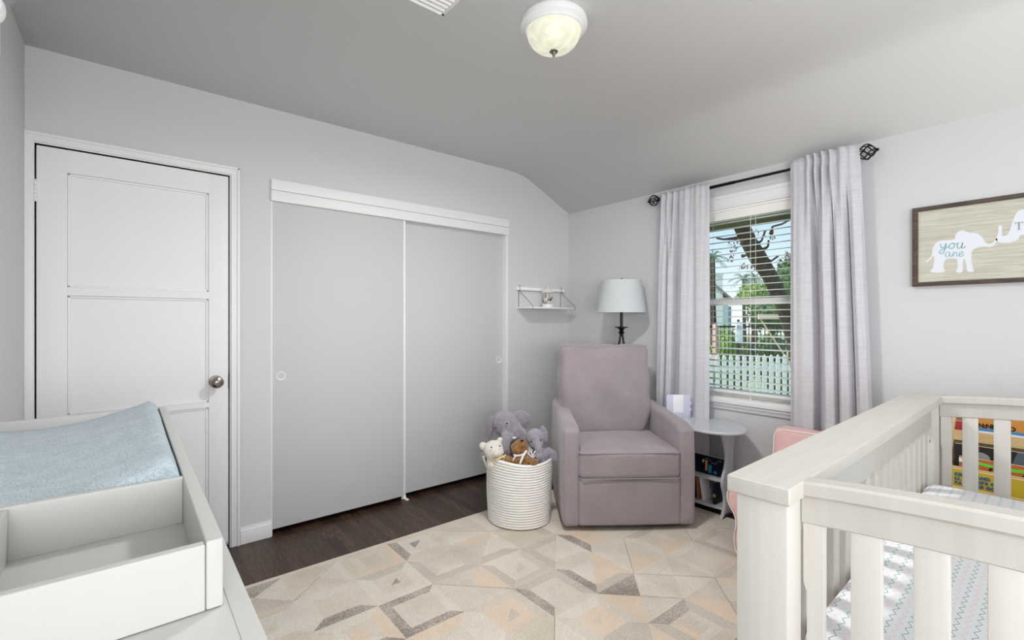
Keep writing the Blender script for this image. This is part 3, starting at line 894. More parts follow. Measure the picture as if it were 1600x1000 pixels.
def shelf_poly(x0, x1):
    return [(x1, -.115), (x1, .140)]+[(x0-.012*math.cos(t*PI/2), .0125+.1275*(-t)) for t in [-1+i/8 for i in range(17)]]
for z, x0 in ((.222, .012), (.052, .002)):
    MB().prism(shelf_poly(x0, .145), .018, xf=Matrix.Translation((0, 0, z)), bev=.003).build('shelf', M['tablegrey'], tb)

def book(name, loc, size, col, label, cat='book', rot=(0, 0, 0), group=None, hard=True, spine='x-'):
    "size = (thickness, depth, height); spine faces -x; standing with origin at bottom centre"
    t, d, h = size
    o = empty(name, loc, rot=rot); tag(o, label, cat, group)
    MB().box(-d/2+.003, d/2-.002, -t/2+.0018, t/2-.0018, .002, h-.002).build('pages', M['paper'], o)
    MB().box(-d/2, d/2, -t/2, -t/2+.0018, 0, h, .0006).box(-d/2, d/2, t/2-.0018, t/2, 0, h, .0006).box(-d/2, -d/2+.002, -t/2, t/2, 0, h, .0006).build('cover', colm(col), o)
    return o
# upper shelf of the table: one wide dark book face out with a printed cover; lower shelf: leaning books
b1 = empty('board_book', (2.955, 1.5875, .2401), rot=(0, R(6), 0)); tag(b1, 'dark blue picture book standing face out on the side table upper shelf', 'book')
MB().box(-.006, .006, -.118, .118, 0, .118, .001).build('cover', colm('#0d1020', .3), b1)
MB().box(-.0055, .0055, -.1175, .1175, .1182, .1192).build('pages', M['paper'], b1)
mb = MB()
rr_ = random.Random(4)
for k in range(9): mb.box(-.0068, -.006, .02-k*.014, .028-k*.014, .085+.012*math.sin(k), .091+.012*math.sin(k))
mb.build('cover_lettering', colm('#7f93a6'), b1)
MB().box(-.007, -.006, .0, .014, .02, .088).ell((-.0065, .03, .078), (.0008, .008, .012), 10).build('cover_giraffe_print', colm('#c99a62'), b1)
MB().box(-.007, -.006, -.03, -.006, .012, .062).box(-.007, -.006, -.065, -.045, .012, .03).build('cover_blue_print', colm('#2f83ad'), b1)
lowb = [
    ('#e9e9ec', 1.695, .010, .150, 5, 'white-backed thin book standing on the side table lower shelf, nearest the armchair'),
    ('#11142a', 1.664, .026, .165, 3, 'thick navy book with yellow spine lettering on the side table lower shelf'),
    ('#a46a4c', 1.632, .014, .150, 3, 'rust brown book on the side table lower shelf, beside the navy one'),
    ('#eef0f3', 1.596, .010, .158, 9, 'white thin book leaning on the side table lower shelf'),
    ('#16182c', 1.520, .020, .140, 0, 'dark book by the end panel on the side table lower shelf')]
for i, (c_, y, t, h, ln, lb) in enumerate(lowb):
    zz = .0702+abs(math.sin(R(ln)))*t/2
    b = book('book', (2.965, y, zz), (t, .10, h), c_, lb, rot=(R(-ln), 0, 0), group=None)
    if i == 1:
        mb = MB()
        for k in range(7): mb.box(-.0515, -.050, -.004, .004, .045+k*.014, .055+k*.014)
        mb.build('spine_lettering', colm('#d7b437'), b)
        MB().box(-.0515, -.050, -.009, .009, .008, .03).build('spine_print', colm('#c9b7c6'), b)
    if i == 4:
        MB().box(-.0515, -.050, -.009, .009, .045, .065).build('spine_print', colm('#a9a56c'), b)

# picture frame on the table
pf = empty('photo_frame', (2.918, 1.780, TZ))
pf.rotation_euler = (0, 0, -YAW+R(4))
tag(pf, 'lilac block photo frame with scalloped edge standing on the grey side table', 'photo frame')
MB().box(-.082, .075, -.012, .012, 0, .158, .003).box(.072, .082, -.012, .012, .0, .158, .002).build('block', M['lilac'], pf)
mb = MB()
for z in (.098, .056): mb.prism([(.080, z-.018), (.096, z), (.080, z+.018)], .018, xf=Matrix.Translation((0, .009, 0)) @ Matrix.Rotation(PI/2, 4, 'X'))
mb.box(.078, .084, -.01, .01, .01, .15)
mb.build('scallop', M['lilac'], pf)
MB().box(-.038, .034, -.0145, -.0118, .038, .157, .001).build('photo', M['white'], pf)
mb = MB()
for k in range(5): mb.box(-.02+k*.022, -.014+k*.022, -.0135, -.0118, .006, .026, .001)
mb.build('relief', colm('#b9b9cc'), pf)
MB().tube([(0, .012, .10), (0, .07, .003)], .003, 6).build('stand', M['white'], pf)

# ================================================================== WALL SHELF with carousel
ws = empty('wall_shelf', (2.49, YA, 1.36)); tag(ws, 'small white wall shelf hung on grey wire brackets beside the closet', 'shelf')
MB().box(0, .53, -.178, -.002, -.012, .0, .0015).build('shelf_board', M['white'], ws)
MB().box(-.006, .55, -.014, -.001, .142, .168, .002).build('wall_rail', M['white'], ws)
for x in (.022, .51):
    MB().tube([(x, -.006, .185), (x, -.017, .183), (x, -.018, .14), (x, -.006, .135), (x, -.004, .004)], .0022, 6).tube([(x, -.017, .135), (x, -.165, .020), (x, -.181, .006), (x, -.181, -.014), (x, -.17, -.0145)], .0022, 6).build('wire_bracket', M['wire'], ws)
MB().tube([(-.004, -.017, .139), (.55, -.017, .139)], .002, 6).build('wire_rail', M['wire'], ws)

ca = empty('carousel_music_box', (2.765, YA-.085, 1.3605)); tag(ca, 'white carousel music box with little horses on the wall shelf', 'music box')
MB().lathe([(0, 0), (.048, 0), (.052, .004), (.052, .024), (.047, .03), (.0, .03)], seg=32).build('base', M['cream'], ca)
MB().lathe([(.0, .128), (.05, .126), (.054, .132), (.05, .14), (.03, .152), (.014, .166), (.006, .172), (.005, .18), (0, .188)], seg=32).tube([(0, 0, .03), (0, 0, .13)], .006, 10).build('canopy', M['cream'], ca)
for k in range(6):
    a = 2*PI*k/6+.3
    p = empty('horse_holder', (.038*math.cos(a), .038*math.sin(a), 0), rot=(0, 0, a+PI/2)) if False else None
    cx_, cy_ = .038*math.cos(a), .038*math.sin(a)
    xf = Matrix.Translation((cx_, cy_, .065+.006*(k % 2))) @ Matrix.Rotation(a+PI/2, 4, 'Z')
    mb = MB()
    mb.ell((0, 0, 0), (.016, .007, .008), 12, xf=xf)
    mb.tube([(.010, 0, .003), (.018, 0, .014), (.020, 0, .019)], [.005, .0045, .004], 8, xf=xf).ell((.025, 0, .018), (.008, .0035, .0038), 10, xf=xf)
    for sx in (-.010, .010):
        for sy in (-.004, .004): mb.tube([(sx, sy, -.004), (sx+.004, sy, -.014), (sx, sy, -.021)], [.0028, .002, .0016], 6, xf=xf)
    mb.tube([(-.014, 0, .002), (-.021, 0, -.004), (-.022, 0, -.012)], [.002, .003, .001], 6, xf=xf)
    hs = mb.build('horse', M['cream'] if k % 2 else M['nickel'], ca)
    MB().tube([(cx_, cy_, .03), (cx_, cy_, .13)], .0012, 6).build('horse_pole', M['nickel'], hs)

# ================================================================== CRIB
CR = empty('crib', (.812, .303, 0), R(1.2)); tag(CR, 'distressed white wooden crib with slatted sides and a broad flat top rail', 'crib')
CL, CWD = 1.45, .76        # along x, towards -y
W_, Wv = M['cribw'], M['cribv']
# far long side (towards the closet wall): cap, apron, posts, slats
def cap_at(y0, y1, name='top_rail'):
    MB().box(-.012, CL+.012, y0, y1, .956, .985, .005, 3).build(name, W_, CR)
cap_at(-.008, .092)
MB().box(-.012, CL+.012, -CWD-.092, -CWD+.008, .956, .985, .005, 3).build('top_rail', W_, CR)
for sy in (0, 1):
    ya = .0 if not sy else -CWD-.08
    for x in (.0, CL-.062):
        MB().box(x, x+.062, ya, ya+.08, RG, .9565, .003).build('post', Wv, CR)
    ys = ya+.02
    MB().box(.062, CL-.062, ys, ys+.028, .872, .957, .002).build('apron', W_, CR)
    MB().box(.062, CL-.062, ys, ys+.028, .30, .38, .002).build('lower_rail', W_, CR)
    n = 16
    sl = None
    for i in range(n):
        x = .062+(CL-.124)*(i+.5)/n
        if sl is None:
            sl = MB().box(-.020, .020, -.007, .007, .37, .876, .002).build('slat', Wv, CR); s = sl
        else:
            s = sl.copy(); C.objects.link(s); s.parent = CR
        s.location = (x, ys+.014, 0)
# ends: arched rail, flat slats
def arch(y): t = (-y)/CWD*2-1; return .021*(1-t*t)
def end(xc, tk=.018):
    sg = 1 if xc > CL/2 else -1
    def f_rail(xa, xb, za, zb, bev):
        b = MB()
        N = 24
        mb_ = bmesh.new()
        rings = []
        prof_ = [(xa+bev, za), (xb-bev, za), (xb, za+bev), (xb, zb-bev), (xb-bev, zb), (xa+bev, zb), (xa, zb-bev), (xa, za+bev)]
        for i in range(N+1):
            y = -.002-(CWD-.004)*i/N; dz = arch(y)
            rings.append([mb_.verts.new((p[0], y, p[1]+dz)) for p in prof_])
        for A, B in zip(rings, rings[1:]):
            for k in range(8): mb_.faces.new([A[k], A[(k+1) % 8], B[(k+1) % 8], B[k]])
        mb_.faces.new(rings[0]); mb_.faces.new(rings[-1][::-1])
        bmesh.ops.recalc_face_normals(mb_, faces=mb_.faces)
        return b._take(mb_)
    f_rail(xc-.022, xc+.016, .958, .984, .004).build('end_rail_cap', W_, CR)
    f_rail(xc-.011, xc+.009, .912, .960, .002).build('end_rail', W_, CR)
    MB().box(xc-.011, xc+.009, -CWD+.002, -.002, .22, .30, .002).build('end_lower_rail', W_, CR)
    # edge slat with notch, fixed to the post with a bolt
    for side in (0, 1):
        y0 = -.002 if not side else -CWD+.002
        s_ = -1 if not side else 1
        poly = [(y0+s_*.002, .913), (y0+s_*.030, .915), (y0+s_*.030, .25), (y0+s_*.007, .25), (y0+s_*.007, .80), (y0+s_*.002, .815)]
        o = MB().prism(poly, .018, xf=Matrix.Translation((xc-.009, 0, 0)) @ Matrix(((0, 0, 1, 0), (1, 0, 0, 0), (0, 1, 0, 0), (0, 0, 0, 1)))).build('slat', Wv, CR)
        MB().lathe([(0, 0), (.006, 0), (.006, .001), (.003, .0005), (0, .0006)], seg=14, xf=Matrix.Translation((xc-.0092, y0+s_*.016, .66)) @ Matrix.Rotation(-PI/2, 4, 'Y')).build('bolt', M['steel'], o)
    n = 8
    p0 = .078 if sg > 0 else .0885
    for i in range(9):
        yc = -(p0+i*(CWD-.156)/8)
        MB().box(xc-.008, xc+.008, yc-.0195, yc+.0195, .25, .914+arch(yc)*.9, .002).build('slat', Wv, CR)
end(.068)
end(CL-.045)
MB().lathe([(0, 0), (.007, 0), (.007, .001), (0, .0016)], seg=14, xf=Matrix.Translation((CL-.10, .0185, .83)) @ Matrix.Rotation(PI/2, 4, 'X')).build('bolt', M['steel'], CR)
# mattress with printed sheet
mt = empty('crib_mattress', (.812, .303, 0), R(1.2)); tag(mt, 'crib mattress in a white sheet with thin grey and pink zigzag lines', 'mattress')
MB().rbox((.712, -CWD/2+.024, .640), (.596, (CWD-.012)/2, .060), .022, lambda p: (p.x, p.y, p.z), n=6).build('fitted_sheet', M['sheet'], mt)
MB().box(.10, CL-.09, -CWD+.02, .012, .56, .5795, .003).build('mattress_board', M['cribv'], CR)

# ================================================================== DRESSER, CHANGING TRAY, PAD
DH = .90
ds = empty('dresser', (XL+.016, 1.16, 0)); tag(ds, 'white dresser along the left wall under the changing tray', 'dresser')
# local x 0..dw out from the wall, y -.72..+.72
dw = .118-(XL+.016); y0, y1 = -.70, .72
MB().box(0, dw, y0, y1, DH-.028, DH, .002).build('dresser_top', M['dresser'], ds)
MB().box(.004, dw-.022, y0+.02, y1-.02, .08, DH-.028).build('carcass', M['dresser'], ds)
MB().box(dw-.022, dw, y0, y1, DH, DH+.0012, .0006).build('top_edge_strip', M['dresser'], ds)
for i, (za, zb) in enumerate(((.62, .865), (.36, .61), (.10, .35))):
    for (ya, yb) in ((y0+.03, -.005), (.015, y1-.03)):
        dd = MB().box(dw-.022, dw-.004, ya, yb, za, zb, .003).build('drawer', M['dresser'], ds)
        for q in (.25, .75):
            yc = ya+(yb-ya)*q
            MB().tube([(dw-.005, yc-.05, (za+zb)/2), (dw+.016, yc-.05, (za+zb)/2), (dw+.016, yc+.05, (za+zb)/2), (dw-.005, yc+.05, (za+zb)/2)], .005, 8).build('handle', M['nickel'], dd)
for sx in (.02, dw-.07):
    for sy in (y0+.03, y1-.08): MB().box(sx, sx+.05, sy, sy+.05, 0, .08, .003).build('foot', M['dresser'], ds)

ty0, ty1, tx0, tx1, tz = .668, 1.80, XL+.03, .090, .984
tr = empty('changing_tray', (tx1, ty0, DH+.0013)); tag(tr, 'white open changing tray with divided bins standing on the dresser', 'changing tray')
X = tx0-tx1; L = ty1-ty0; h = tz-DH-.0013
MB().box(-.018, 0, 0, L, 0, h, .003, 3).build('side_board', M['dresser'], tr)
MB().box(X, X+.018, 0, L, 0, h, .003, 3).build('side_board', M['dresser'], tr)
MB().box(X+.018, -.0185, .0, .014, 0, h-.003, .0025, 3).build('end_board', M['dresser'], tr)
MB().box(X+.018, -.018, L-.014, L, 0, h, .003, 3).build('end_board', M['dresser'], tr)
MB().box(X+.018, -.018, .302, .314, .004, h-.0, .003, 3).build('divider', M['dresser'], tr)
MB().box(-.232, -.222, .014, .302, .004, h-.002, .0025).build('divider', M['dresser'], tr)
MB().box(X+.018, -.018, .014, L-.014, 0, .005).build('bottom_board', M['dresser'], tr)

# contoured pad
pd = empty('changing_pad', (tx1, ty0+.314, DH+.0065)); tag(pd, 'pale blue-grey plush contoured changing pad lying in the tray', 'changing pad')
pw = -X-.036-.006; pl = L-.314-.014-.006
def pad_f(p):
    # p.x across (-1..1)*pw/2 ; profile concave
    u = p.x/(pw/2)
    z = p.z
    if z > 0:
        q_ = (u+.5)/1.5 if u > -.5 else (-.5-u)/.5*.5
        e_ = max(q_, 0); z = .052+.058*min(1, e_/.95)**2.2; e_ = max(e_, abs(u) if u < 0 else e_)
        if e_ > .93: z -= .035*((e_-.93)/.07)**2*1
        v = abs(p.y)/(pl/2)
        if v > .965: z -= .012*((v-.965)/.035)**2
        q = noise.noise(Vector((p.x*9, p.y*9, 0)))
        z += q*.004
    else: z = 0
    return (p.x, p.y, z)
o = MB().rbox((-.021-pw/2, .003+pl/2, 0), (pw/2, pl/2, .03), .008, pad_f, n=26, e=3).build('terry_cover', M['pad'], pd, smooth=80)

# ================================================================== BASKET WITH SOFT TOYS
BC = Vector((1.906, 2.262, RG))
bk = empty('rope_basket', BC); tag(bk, 'white coiled rope basket full of soft toys beside the armchair', 'basket')
prof_ = []
NC = 25; BH = .392
def brad(z): return .190+.012*math.sin(min(1, z/BH*1.2)*PI/2)
for i in range(NC*6+1):
    z = .004+i/(NC*6)*(BH-.004); prof_.append((brad(z)-.003+.0075*abs(math.sin(PI*i/6))**.6, z))
outer = [(0, .0), (.15, 0), (.178, .001)]+prof_
inner = [(brad(BH)-.004, BH+.004), (brad(BH)-.010, BH-.002), (brad(.2)-.012, .2), (.178, .02), (0, .012)]
def bwarp(co):
    a = math.atan2(co.y, co.x); z = co.z
    k = 1+.012*math.sin(3*a+z*6)+.018*math.cos(2*a+.6)*(z/BH)+.01*math.sin(5*a+z*14)*math.sin(PI*z/BH)
    zz = z+(.010*math.sin(a*2+1.0)-.006*math.cos(3*a))*(z/BH)**3
    return (co.x*k, co.y*k, zz)
MB().lathe(outer+inner, seg=72, warp=bwarp).build('basket_body', M['rope'], bk, smooth=80)
for sg in (-1,):
    dl = -RT
    base = dl*.196
    pts = []
    for i in range(13):
        a = PI*i/12
        q = FW*(.055*math.cos(a))+dl*(.006+.024*math.sin(a))
        pts.append(base+q+Vector((0, 0, BH-.055+.05*math.sin(a))))
    MB().tube(pts, .0075, 8).build('handle', M['rope'], bk)

def plush(name, m, label, cat, balls, vox=.0055, group=None, tubes=()):
    "one continuous soft body fused from overlapping volumes; coordinates in world space relative to its base"
    root = empty(name, (BC.x, BC.y, BC.z+.2)); tag(root, label, cat, group)
    org = Vector(root.location)
    mb = MB()
    for (p, r, *rot) in balls:
        mb.ell(Vector(p)-org, tuple(q*1.13 for q in r), 24, rot=rot[0] if rot else None)
    for (pts, rad) in tubes: 
        mb.tube([Vector(p)-org for p in pts], [q*1.15 for q in rad], 14)
    o = mb.build('body', m, root, smooth=180)
    rm = o.modifiers.new('fuse', 'REMESH'); rm.mode = 'VOXEL'; rm.voxel_size = vox; rm.use_smooth_shade = True
    s = o.modifiers.new('soft', 'SMOOTH'); s.factor = .6; s.iterations = 4
    return root, org
CF = Matrix(((RT.x, FW.x, 0), (RT.y, FW.y, 0), (0, 0, 1)))      # columns: right, depth, up as seen from the door side
def rotc(rx=0, ry=0, rz=0):
    return CF @ Matrix.Rotation(rz, 3, 'Z') @ Matrix.Rotation(rx, 3, 'X') @ Matrix.Rotation(ry, 3, 'Y')
def ear(root, org, m, px, py, wd, sx, sz, ry=0, rz=0, rx=0, th=.010):
    mb = MB().ell(at(px, py, wd)-org, (sx*1.1, th, sz*1.1), 24, rot=rotc(rx, ry, rz))
    mb.build('ear', m, root, smooth=180)
def eyes(root, org, lst, r=.005):
    for (px, py, wd) in lst: MB().ell(at(px, py, wd)-org, r, 12).build('eye', M['bead'], root)

# big elephant at the back
rt_, og = plush('toy_elephant', M['ele'], 'large lilac-grey plush elephant at the back of the rope basket', 'soft toy', [
    (at(791, 664, 3.0), (.075, .075, .078), rotc(0, R(-12))),
    (at(801, 676, 2.98), (.062, .06, .066)),
    (at(786, 655, 3.03), (.062, .06, .05)),
    (at(795, 715, 3.04), (.085, .065, .10)),
    (at(757, 716, 2.97), (.026, .030, .040)),
    (at(770, 705, 3.0), (.045, .035, .035)),
], tubes=[([at(794, 680, 2.93), at(789, 692, 2.895), at(790, 702, 2.89), at(792, 711, 2.90)], [.036, .028, .024, .020])])
ear(rt_, og, M['ele'], 815, 656, 3.00, .062, .052, ry=R(38), rz=R(25), th=.012)
ear(rt_, og, M['ele'], 766, 668, 3.03, .026, .070, ry=R(8), rz=R(-30), th=.012)
eyes(rt_, og, [(792, 661.5, 2.905), (775, 669, 2.93)], .0055)
MB().tube([at(800, 684, 2.91)-og, at(804, 684.5, 2.90)-og, at(807, 683, 2.90)-og], [.008, .006, .003], 10).build('tusk', M['ribbon'], rt_)

# small elephant
rt_, og = plush('toy_elephant', M['ele2'], 'small pale lilac plush elephant at the right of the rope basket', 'soft toy', [
    (at(836, 684, 2.92), (.050, .048, .052)),
    (at(838, 694, 2.90), (.040, .038, .035)),
    (at(842, 724, 2.94), (.085, .060, .080)),
    (at(842, 713, 2.845), (.022, .02, .024)),
], tubes=[([at(839, 692, 2.88), at(841, 701, 2.855), at(842, 711, 2.85)], [.026, .020, .019]),
          ([at(848, 712, 2.92), at(858, 706, 2.93), at(864, 711, 2.92), at(868, 720, 2.91)], [.03, .027, .026, .016])])
ear(rt_, og, M['ele2'], 814, 678, 2.93, .036, .042, ry=R(-35), rz=R(-20), th=.010)
ear(rt_, og, M['ele2'], 850, 680, 2.95, .026, .055, ry=R(-12), rz=R(30), th=.010)
eyes(rt_, og, [(830, 690, 2.855), (845, 687.5, 2.86)], .0048)
mb = MB()
for k, (dx, dz, ln) in enumerate(((0, 0, 12), (3, -1, 10), (-3, 1, 11), (5, 2, 8))):
    mb.box(-.004, .004, -.001, .001, -ln*.0019, ln*.0019, .0006, xf=Matrix.Translation(at(831+dx, 710+dz, 2.84)-og) @ rotc(0, R(12*dx-8)).to_4x4())
mb.build('tag', M['ribbon'], rt_)

# cream bear
rt_, og = plush('toy_lamb', M['lamb'], 'fluffy cream plush lamb with black bead eyes at the left of the rope basket', 'soft toy', [
    (at(771, 703, 2.86), (.056, .05, .052)),
    (at(777, 706, 2.83), (.038, .034, .030)),
    (at(775, 722, 2.88), (.06, .045, .05)),
    (at(755, 697, 2.87), (.022, .014, .024), rotc(0, R(-30))),
    (at(781, 688, 2.88), (.018, .012, .018)),
], vox=.005)
eyes(rt_, og, [(768, 699, 2.793), (781, 697, 2.796)], .0048)
MB().tube([at(768, 719, 2.83)-og, at(776, 718, 2.80)-og, at(785, 714, 2.805)-og, at(790, 711, 2.82)-og], .0055, 8).tube([at(786, 713, 2.80)-og, at(790, 717, 2.79)-og, at(787, 721, 2.79)-og], .004, 8).build('ribbon', M['yribbon'], rt_)

# brown bear looking up
rt_, og = plush('toy_bear', M['brown'], 'small brown plush bear with a white ribbon at the front of the rope basket', 'soft toy', [
    (at(812, 701, 2.84), (.048, .044, .046)),
    (at(815, 693, 2.82), (.026, .030, .028)),
    (at(802, 697, 2.86), (.018, .012, .018)),
    (at(823, 697, 2.86), (.016, .012, .016)),
    (at(817, 724, 2.84), (.062, .045, .050)),
    (at(794, 718, 2.80), (.024, .022, .022)),
    (at(802, 720, 2.81), (.03, .022, .018)),
    (at(834, 722, 2.80), (.035, .022, .018)),
], vox=.005)
MB().ell(at(816, 688.5, 2.795)-og, (.011, .007, .006), 12).build('nose', M['bead'], rt_)
mb = MB()
def strip(mb, pts, wd_, rt=og):
    P_ = [Vector(p)-rt for p in pts]
    def f(u, v):
        t = u*(len(P_)-1); i = min(int(t), len(P_)-2); p = P_[i].lerp(P_[i+1], t-i)
        d = (P_[i+1]-P_[i]).normalized(); n_ = d.cross(FW).normalized()
        return p+n_*wd_*(v-.5)
    mb.grid(f, (len(P_)-1)*3, 1)
strip(mb, [at(802, 711, 2.79), at(812, 712.5, 2.775), at(822, 708, 2.785)], .011)
strip(mb, [at(823, 704, 2.78), at(817, 713, 2.77), at(812, 726, 2.765)], .013)
strip(mb, [at(813, 711, 2.77), at(805, 713, 2.765), at(801, 720, 2.77)], .009)
rb = mb.build('ribbon', M['ribbon'], rt_)
md = rb.modifiers.new('t', 'SOLIDIFY'); md.thickness = .0015

# ================================================================== PINK CHILD'S ARMCHAIR
pk = empty('child_armchair', (2.47, .90, RG), 0); tag(pk, 'pale pink child armchair with white piping between window and crib', 'child armchair')
# faces -x; x 0 front .. .5 back ; y +-.31
def arm_profile():
    # outline of the arm front in (y, z): scroll bulging outwards at the top
    half = [(.0, 0), (.035, .03), (.045, .10), (.035, .17), (.045, .22), (.075, .27), (.082, .315), (.065, .350), (.030, .366), (-.03, .362), (-.05, .34), (-.05, 0)]
    return half
def smooth_closed(P_, m=5):
    o_ = []; n = len(P_)
    for i in range(n):
        p0, p1, p2, p3 = P_[i-1], P_[i], P_[(i+1) % n], P_[(i+2) % n]
        for k in range(m):
            t = k/m
            o_.append(tuple(.5*((2*p1[q])+(-p0[q]+p2[q])*t+(2*p0[q]-5*p1[q]+4*p2[q]-p3[q])*t*t+(-p0[q]+3*p1[q]-3*p2[q]+p3[q])*t**3) for q in (0, 1)))
    return o_
yzx = Matrix(((0, 0, 1, 0), (1, 0, 0, 0), (0, 1, 0, 0), (0, 0, 0, 1)))
for sg in (1, -1):
    ap = [(sg*p[0]+sg*.235, max(p[1], .002)) for p in smooth_closed(arm_profile())]
    if sg < 0: ap = ap[::-1]
    o = MB().prism(ap, .42, xf=Matrix.Translation((.0, 0, 0)) @ yzx, bev=.008, seg=3).build('arm', M['pink'], pk, smooth=50)
    MB().tube([(.002, p[0], max(.006, p[1])) for p in ap], .0035, 6, cyc=True).build('piping', M['piping'], o)
MB().rbox((.22, 0, .21), (.21, .183, .05), .03, lambda p: (p.x, p.y, p.z+(.02*(1-(p.y/.183)**2) if p.z > 0 else 0)), n=6).build('seat_cushion', M['pink'], pk, smooth=80)
MB().box(.02, .42, -.183, .183, .01, .165, .01).build('seat_base', M['pink'], pk)
bk_ = MB().rbox((.43, 0, .32), (.065, .245, .308), .03, lambda p: (p.x+.03*(p.z/.3), p.y, p.z), n=8).build('backrest', M['pink'], pk, smooth=80)
pts = []
for (y, z) in [(-.238, .02), (-.24, .3), (-.24, .58), (-.23, .608), (-.2, .62), (0, .624), (.2, .62), (.23, .608), (.24, .58), (.24, .3), (.238, .02)]:
    pts.append((.372+.03*((z-.32)/.3), y, z+.0))
MB().tube(pts, .0035, 6).build('piping', M['piping'], bk_)

# ================================================================== BOOKCASE with picture books behind the crib
bs = empty('book_rack', (2.56, .02, .0)); tag(bs, 'birch wood tiered book display rack against the window wall behind the crib', 'book rack')
RX0 = 2.56
hy = .362
tiers = [(.30, .715, .765, .86), (.20, .560, .625, .74), (.10, .475, .566, .60), (.02, .30, .40, .50)]   # x offset, lip z0, lip z1
side = [(0, 0), (.53, 0), (.53, .86), (.40, .86), (.30, .72), (.12, .50), (0, .42)]
for y in (-hy-.016, hy):
    MB().prism(side, .016, xf=Matrix.Translation((0, y+.016, RG-.0001 if False else .0)) @ Matrix.Rotation(PI/2, 4, 'X'), bev=.002).build('side_panel', M['lightwood'], bs)
lips = [(.30, .712, .763), (.20, .612, .624), (.10, .548, .563), (.02, .385, .405)]
for (x, za, zb) in lips:
    MB().box(x-.006, x+.006, -hy, hy, za, zb, .002).build('front_lip', M['lightwood'], bs)
    MB().box(x-.006, x+.08, -hy, hy, za-.10 if zb-za < .03 else za, (za-.10 if zb-za < .03 else za)+.008, .001).build('shelf', M['lightwood'], bs)
    MB().box(x+.08, x+.086, -hy, hy, max(.01, za-.12), zb+.02).build('back_panel', M['lightwood'], bs)
MB().box(0, .53, -hy, hy, .10, .112).build('shelf', M['lightwood'], bs)

def picbook(y0, y1, x, z0, z1, col, label, group=None, lean=R(8), th=.010):
    o = empty('picture_book', (RX0+x, .02+(y0+y1)/2, z0), rot=(0, lean, 0)); tag(o, label, 'book', group)
    hh, hw_ = z1-z0, (y1-y0)/2
    MB().box(-th/2, th/2, -hw_, hw_, 0, hh, .001).build('cover', colm(col, .45), o)
    MB().box(-th/2+.002, th/2-.002, -hw_+.001, hw_-.001, hh, hh+.0012).build('pages', M['paper'], o)
    return o, -th/2, hw_
def art(o, xf_, polys, name='cover_art'):
    for c_, pts, *l in polys:
        # pts in (y, z) on the cover; y grows to the picture's left
        k = l[0] if l else 1
        MB().prism([(p[0], p[1]) for p in pts], .0006*k+.0002, xf=Matrix.Translation((xf_-.0006*k-.0002, 0, 0)) @ yzx).build(name, colm(c_, .45), o, smooth=0)
def disc(cy, cz, ry, rz, n=24): return [(cy+ry*math.cos(2*PI*i/n), cz+rz*math.sin(2*PI*i/n)) for i in range(n)]
def wave(ya, yb, zf, h_, n=12):
    return [(ya+(yb-ya)*i/n, zf(i/n)+h_) for i in range(n+1)]+[(yb-(yb-ya)*i/n, zf(1-i/n)) for i in range(n+1)]
def letters(o, xx, txt, y, z, size, col, bold=.0012, **k):
    m4 = Matrix.Translation((xx-.0012, y, z)) @ Matrix(((0, 0, -1, 0), (-1, 0, 0, 0), (0, 1, 0, 0), (0, 0, 0, 1)))
    return text_mesh(txt, size, colm(col, .5), o, 'cover_lettering', mat4=m4, bold=bold, ext=.0004, **k)
# top tier
o, xx, hw_ = picbook(-.13, .325, .325, .7215, .90, '#c98a3c', 'orange picture book with black lettering on the top tier of the book rack')
art(o, xx, [('#3f86bd', [(-hw_, .046), (hw_, .046), (hw_, .058), (-hw_, .058)]), ('#e8e8e8', [(-hw_, .0), (hw_, .0), (hw_, .046), (-hw_, .046)])])
letters(o, xx, 'UN N:NI I  NO', .232, .061, .024, '#1a1410', bold=.0014)
o, xx, hw_ = picbook(-.34, -.14, .325, .7215, .90, '#b57f42', 'tan picture book with a blue strip, right end of the rack top tier')
art(o, xx, [('#3a62a8', [(-hw_, .03), (hw_, .03), (hw_, .055), (-hw_, .055)])])
o, xx, hw_ = picbook(.327, .358, .318, .72, .80, '#a01c26', 'narrow red book at the left end of the rack top tier')
# second tier
o, xx, hw_ = picbook(-.05, .352, .245, .522, .712, '#17100e', 'dark picture book with grey shapes on the second tier of the book rack', lean=R(3))
art(o, xx, [('#8d928a', disc(.125, .145, .034, .022)), ('#4f5c68', [(.012, .19), (-.062, .19), (-.055, .15), (-.03, .12), (.0, .105), (.035, .115)]),
            ('#3c2a22', disc(.15, .178, .03, .008)), ('#8a6a54', disc(.12, .11, .018, .008)), ('#cfcfd2', disc(.045, .182, .008, .004)), ('#6a3a2a', disc(.05, .16, .006, .006))])
o, xx, hw_ = picbook(-.045, .335, .223, .522, .663, '#b5622b', 'orange striped picture book with a green edge on the rack second tier', lean=R(3), th=.008)
art(o, xx, [('#62d43a', wave(-hw_, hw_-.02, lambda t: .118+.008*math.sin(t*7), .012)), ('#e9e9ea', wave(hw_-.06, hw_, lambda t: .118, .018)),
            ('#241611', [(.10, .08), (.085, .115), (.095, .115), (.108, .08)]), ('#241611', [(.01, .09), (.0, .107), (-.004, .10)]), ('#241611', [(-.015, .092), (-.03, .108), (-.032, .098)]), ('#241611', [(-.05, .092), (-.062, .108), (-.066, .098)])])
o, xx, hw_ = picbook(-.34, -.06, .245, .522, .712, '#1b120f', 'dark picture book with a pale green figure, right end of the rack second tier', lean=R(3))
art(o, xx, [('#c8d07c', wave(-hw_, hw_, lambda t: .08+.02*abs(math.sin(t*11)), .05)), ('#d79a70', disc(.10, .155, .03, .022)), ('#5b4636', disc(.095, .12, .01, .01))])
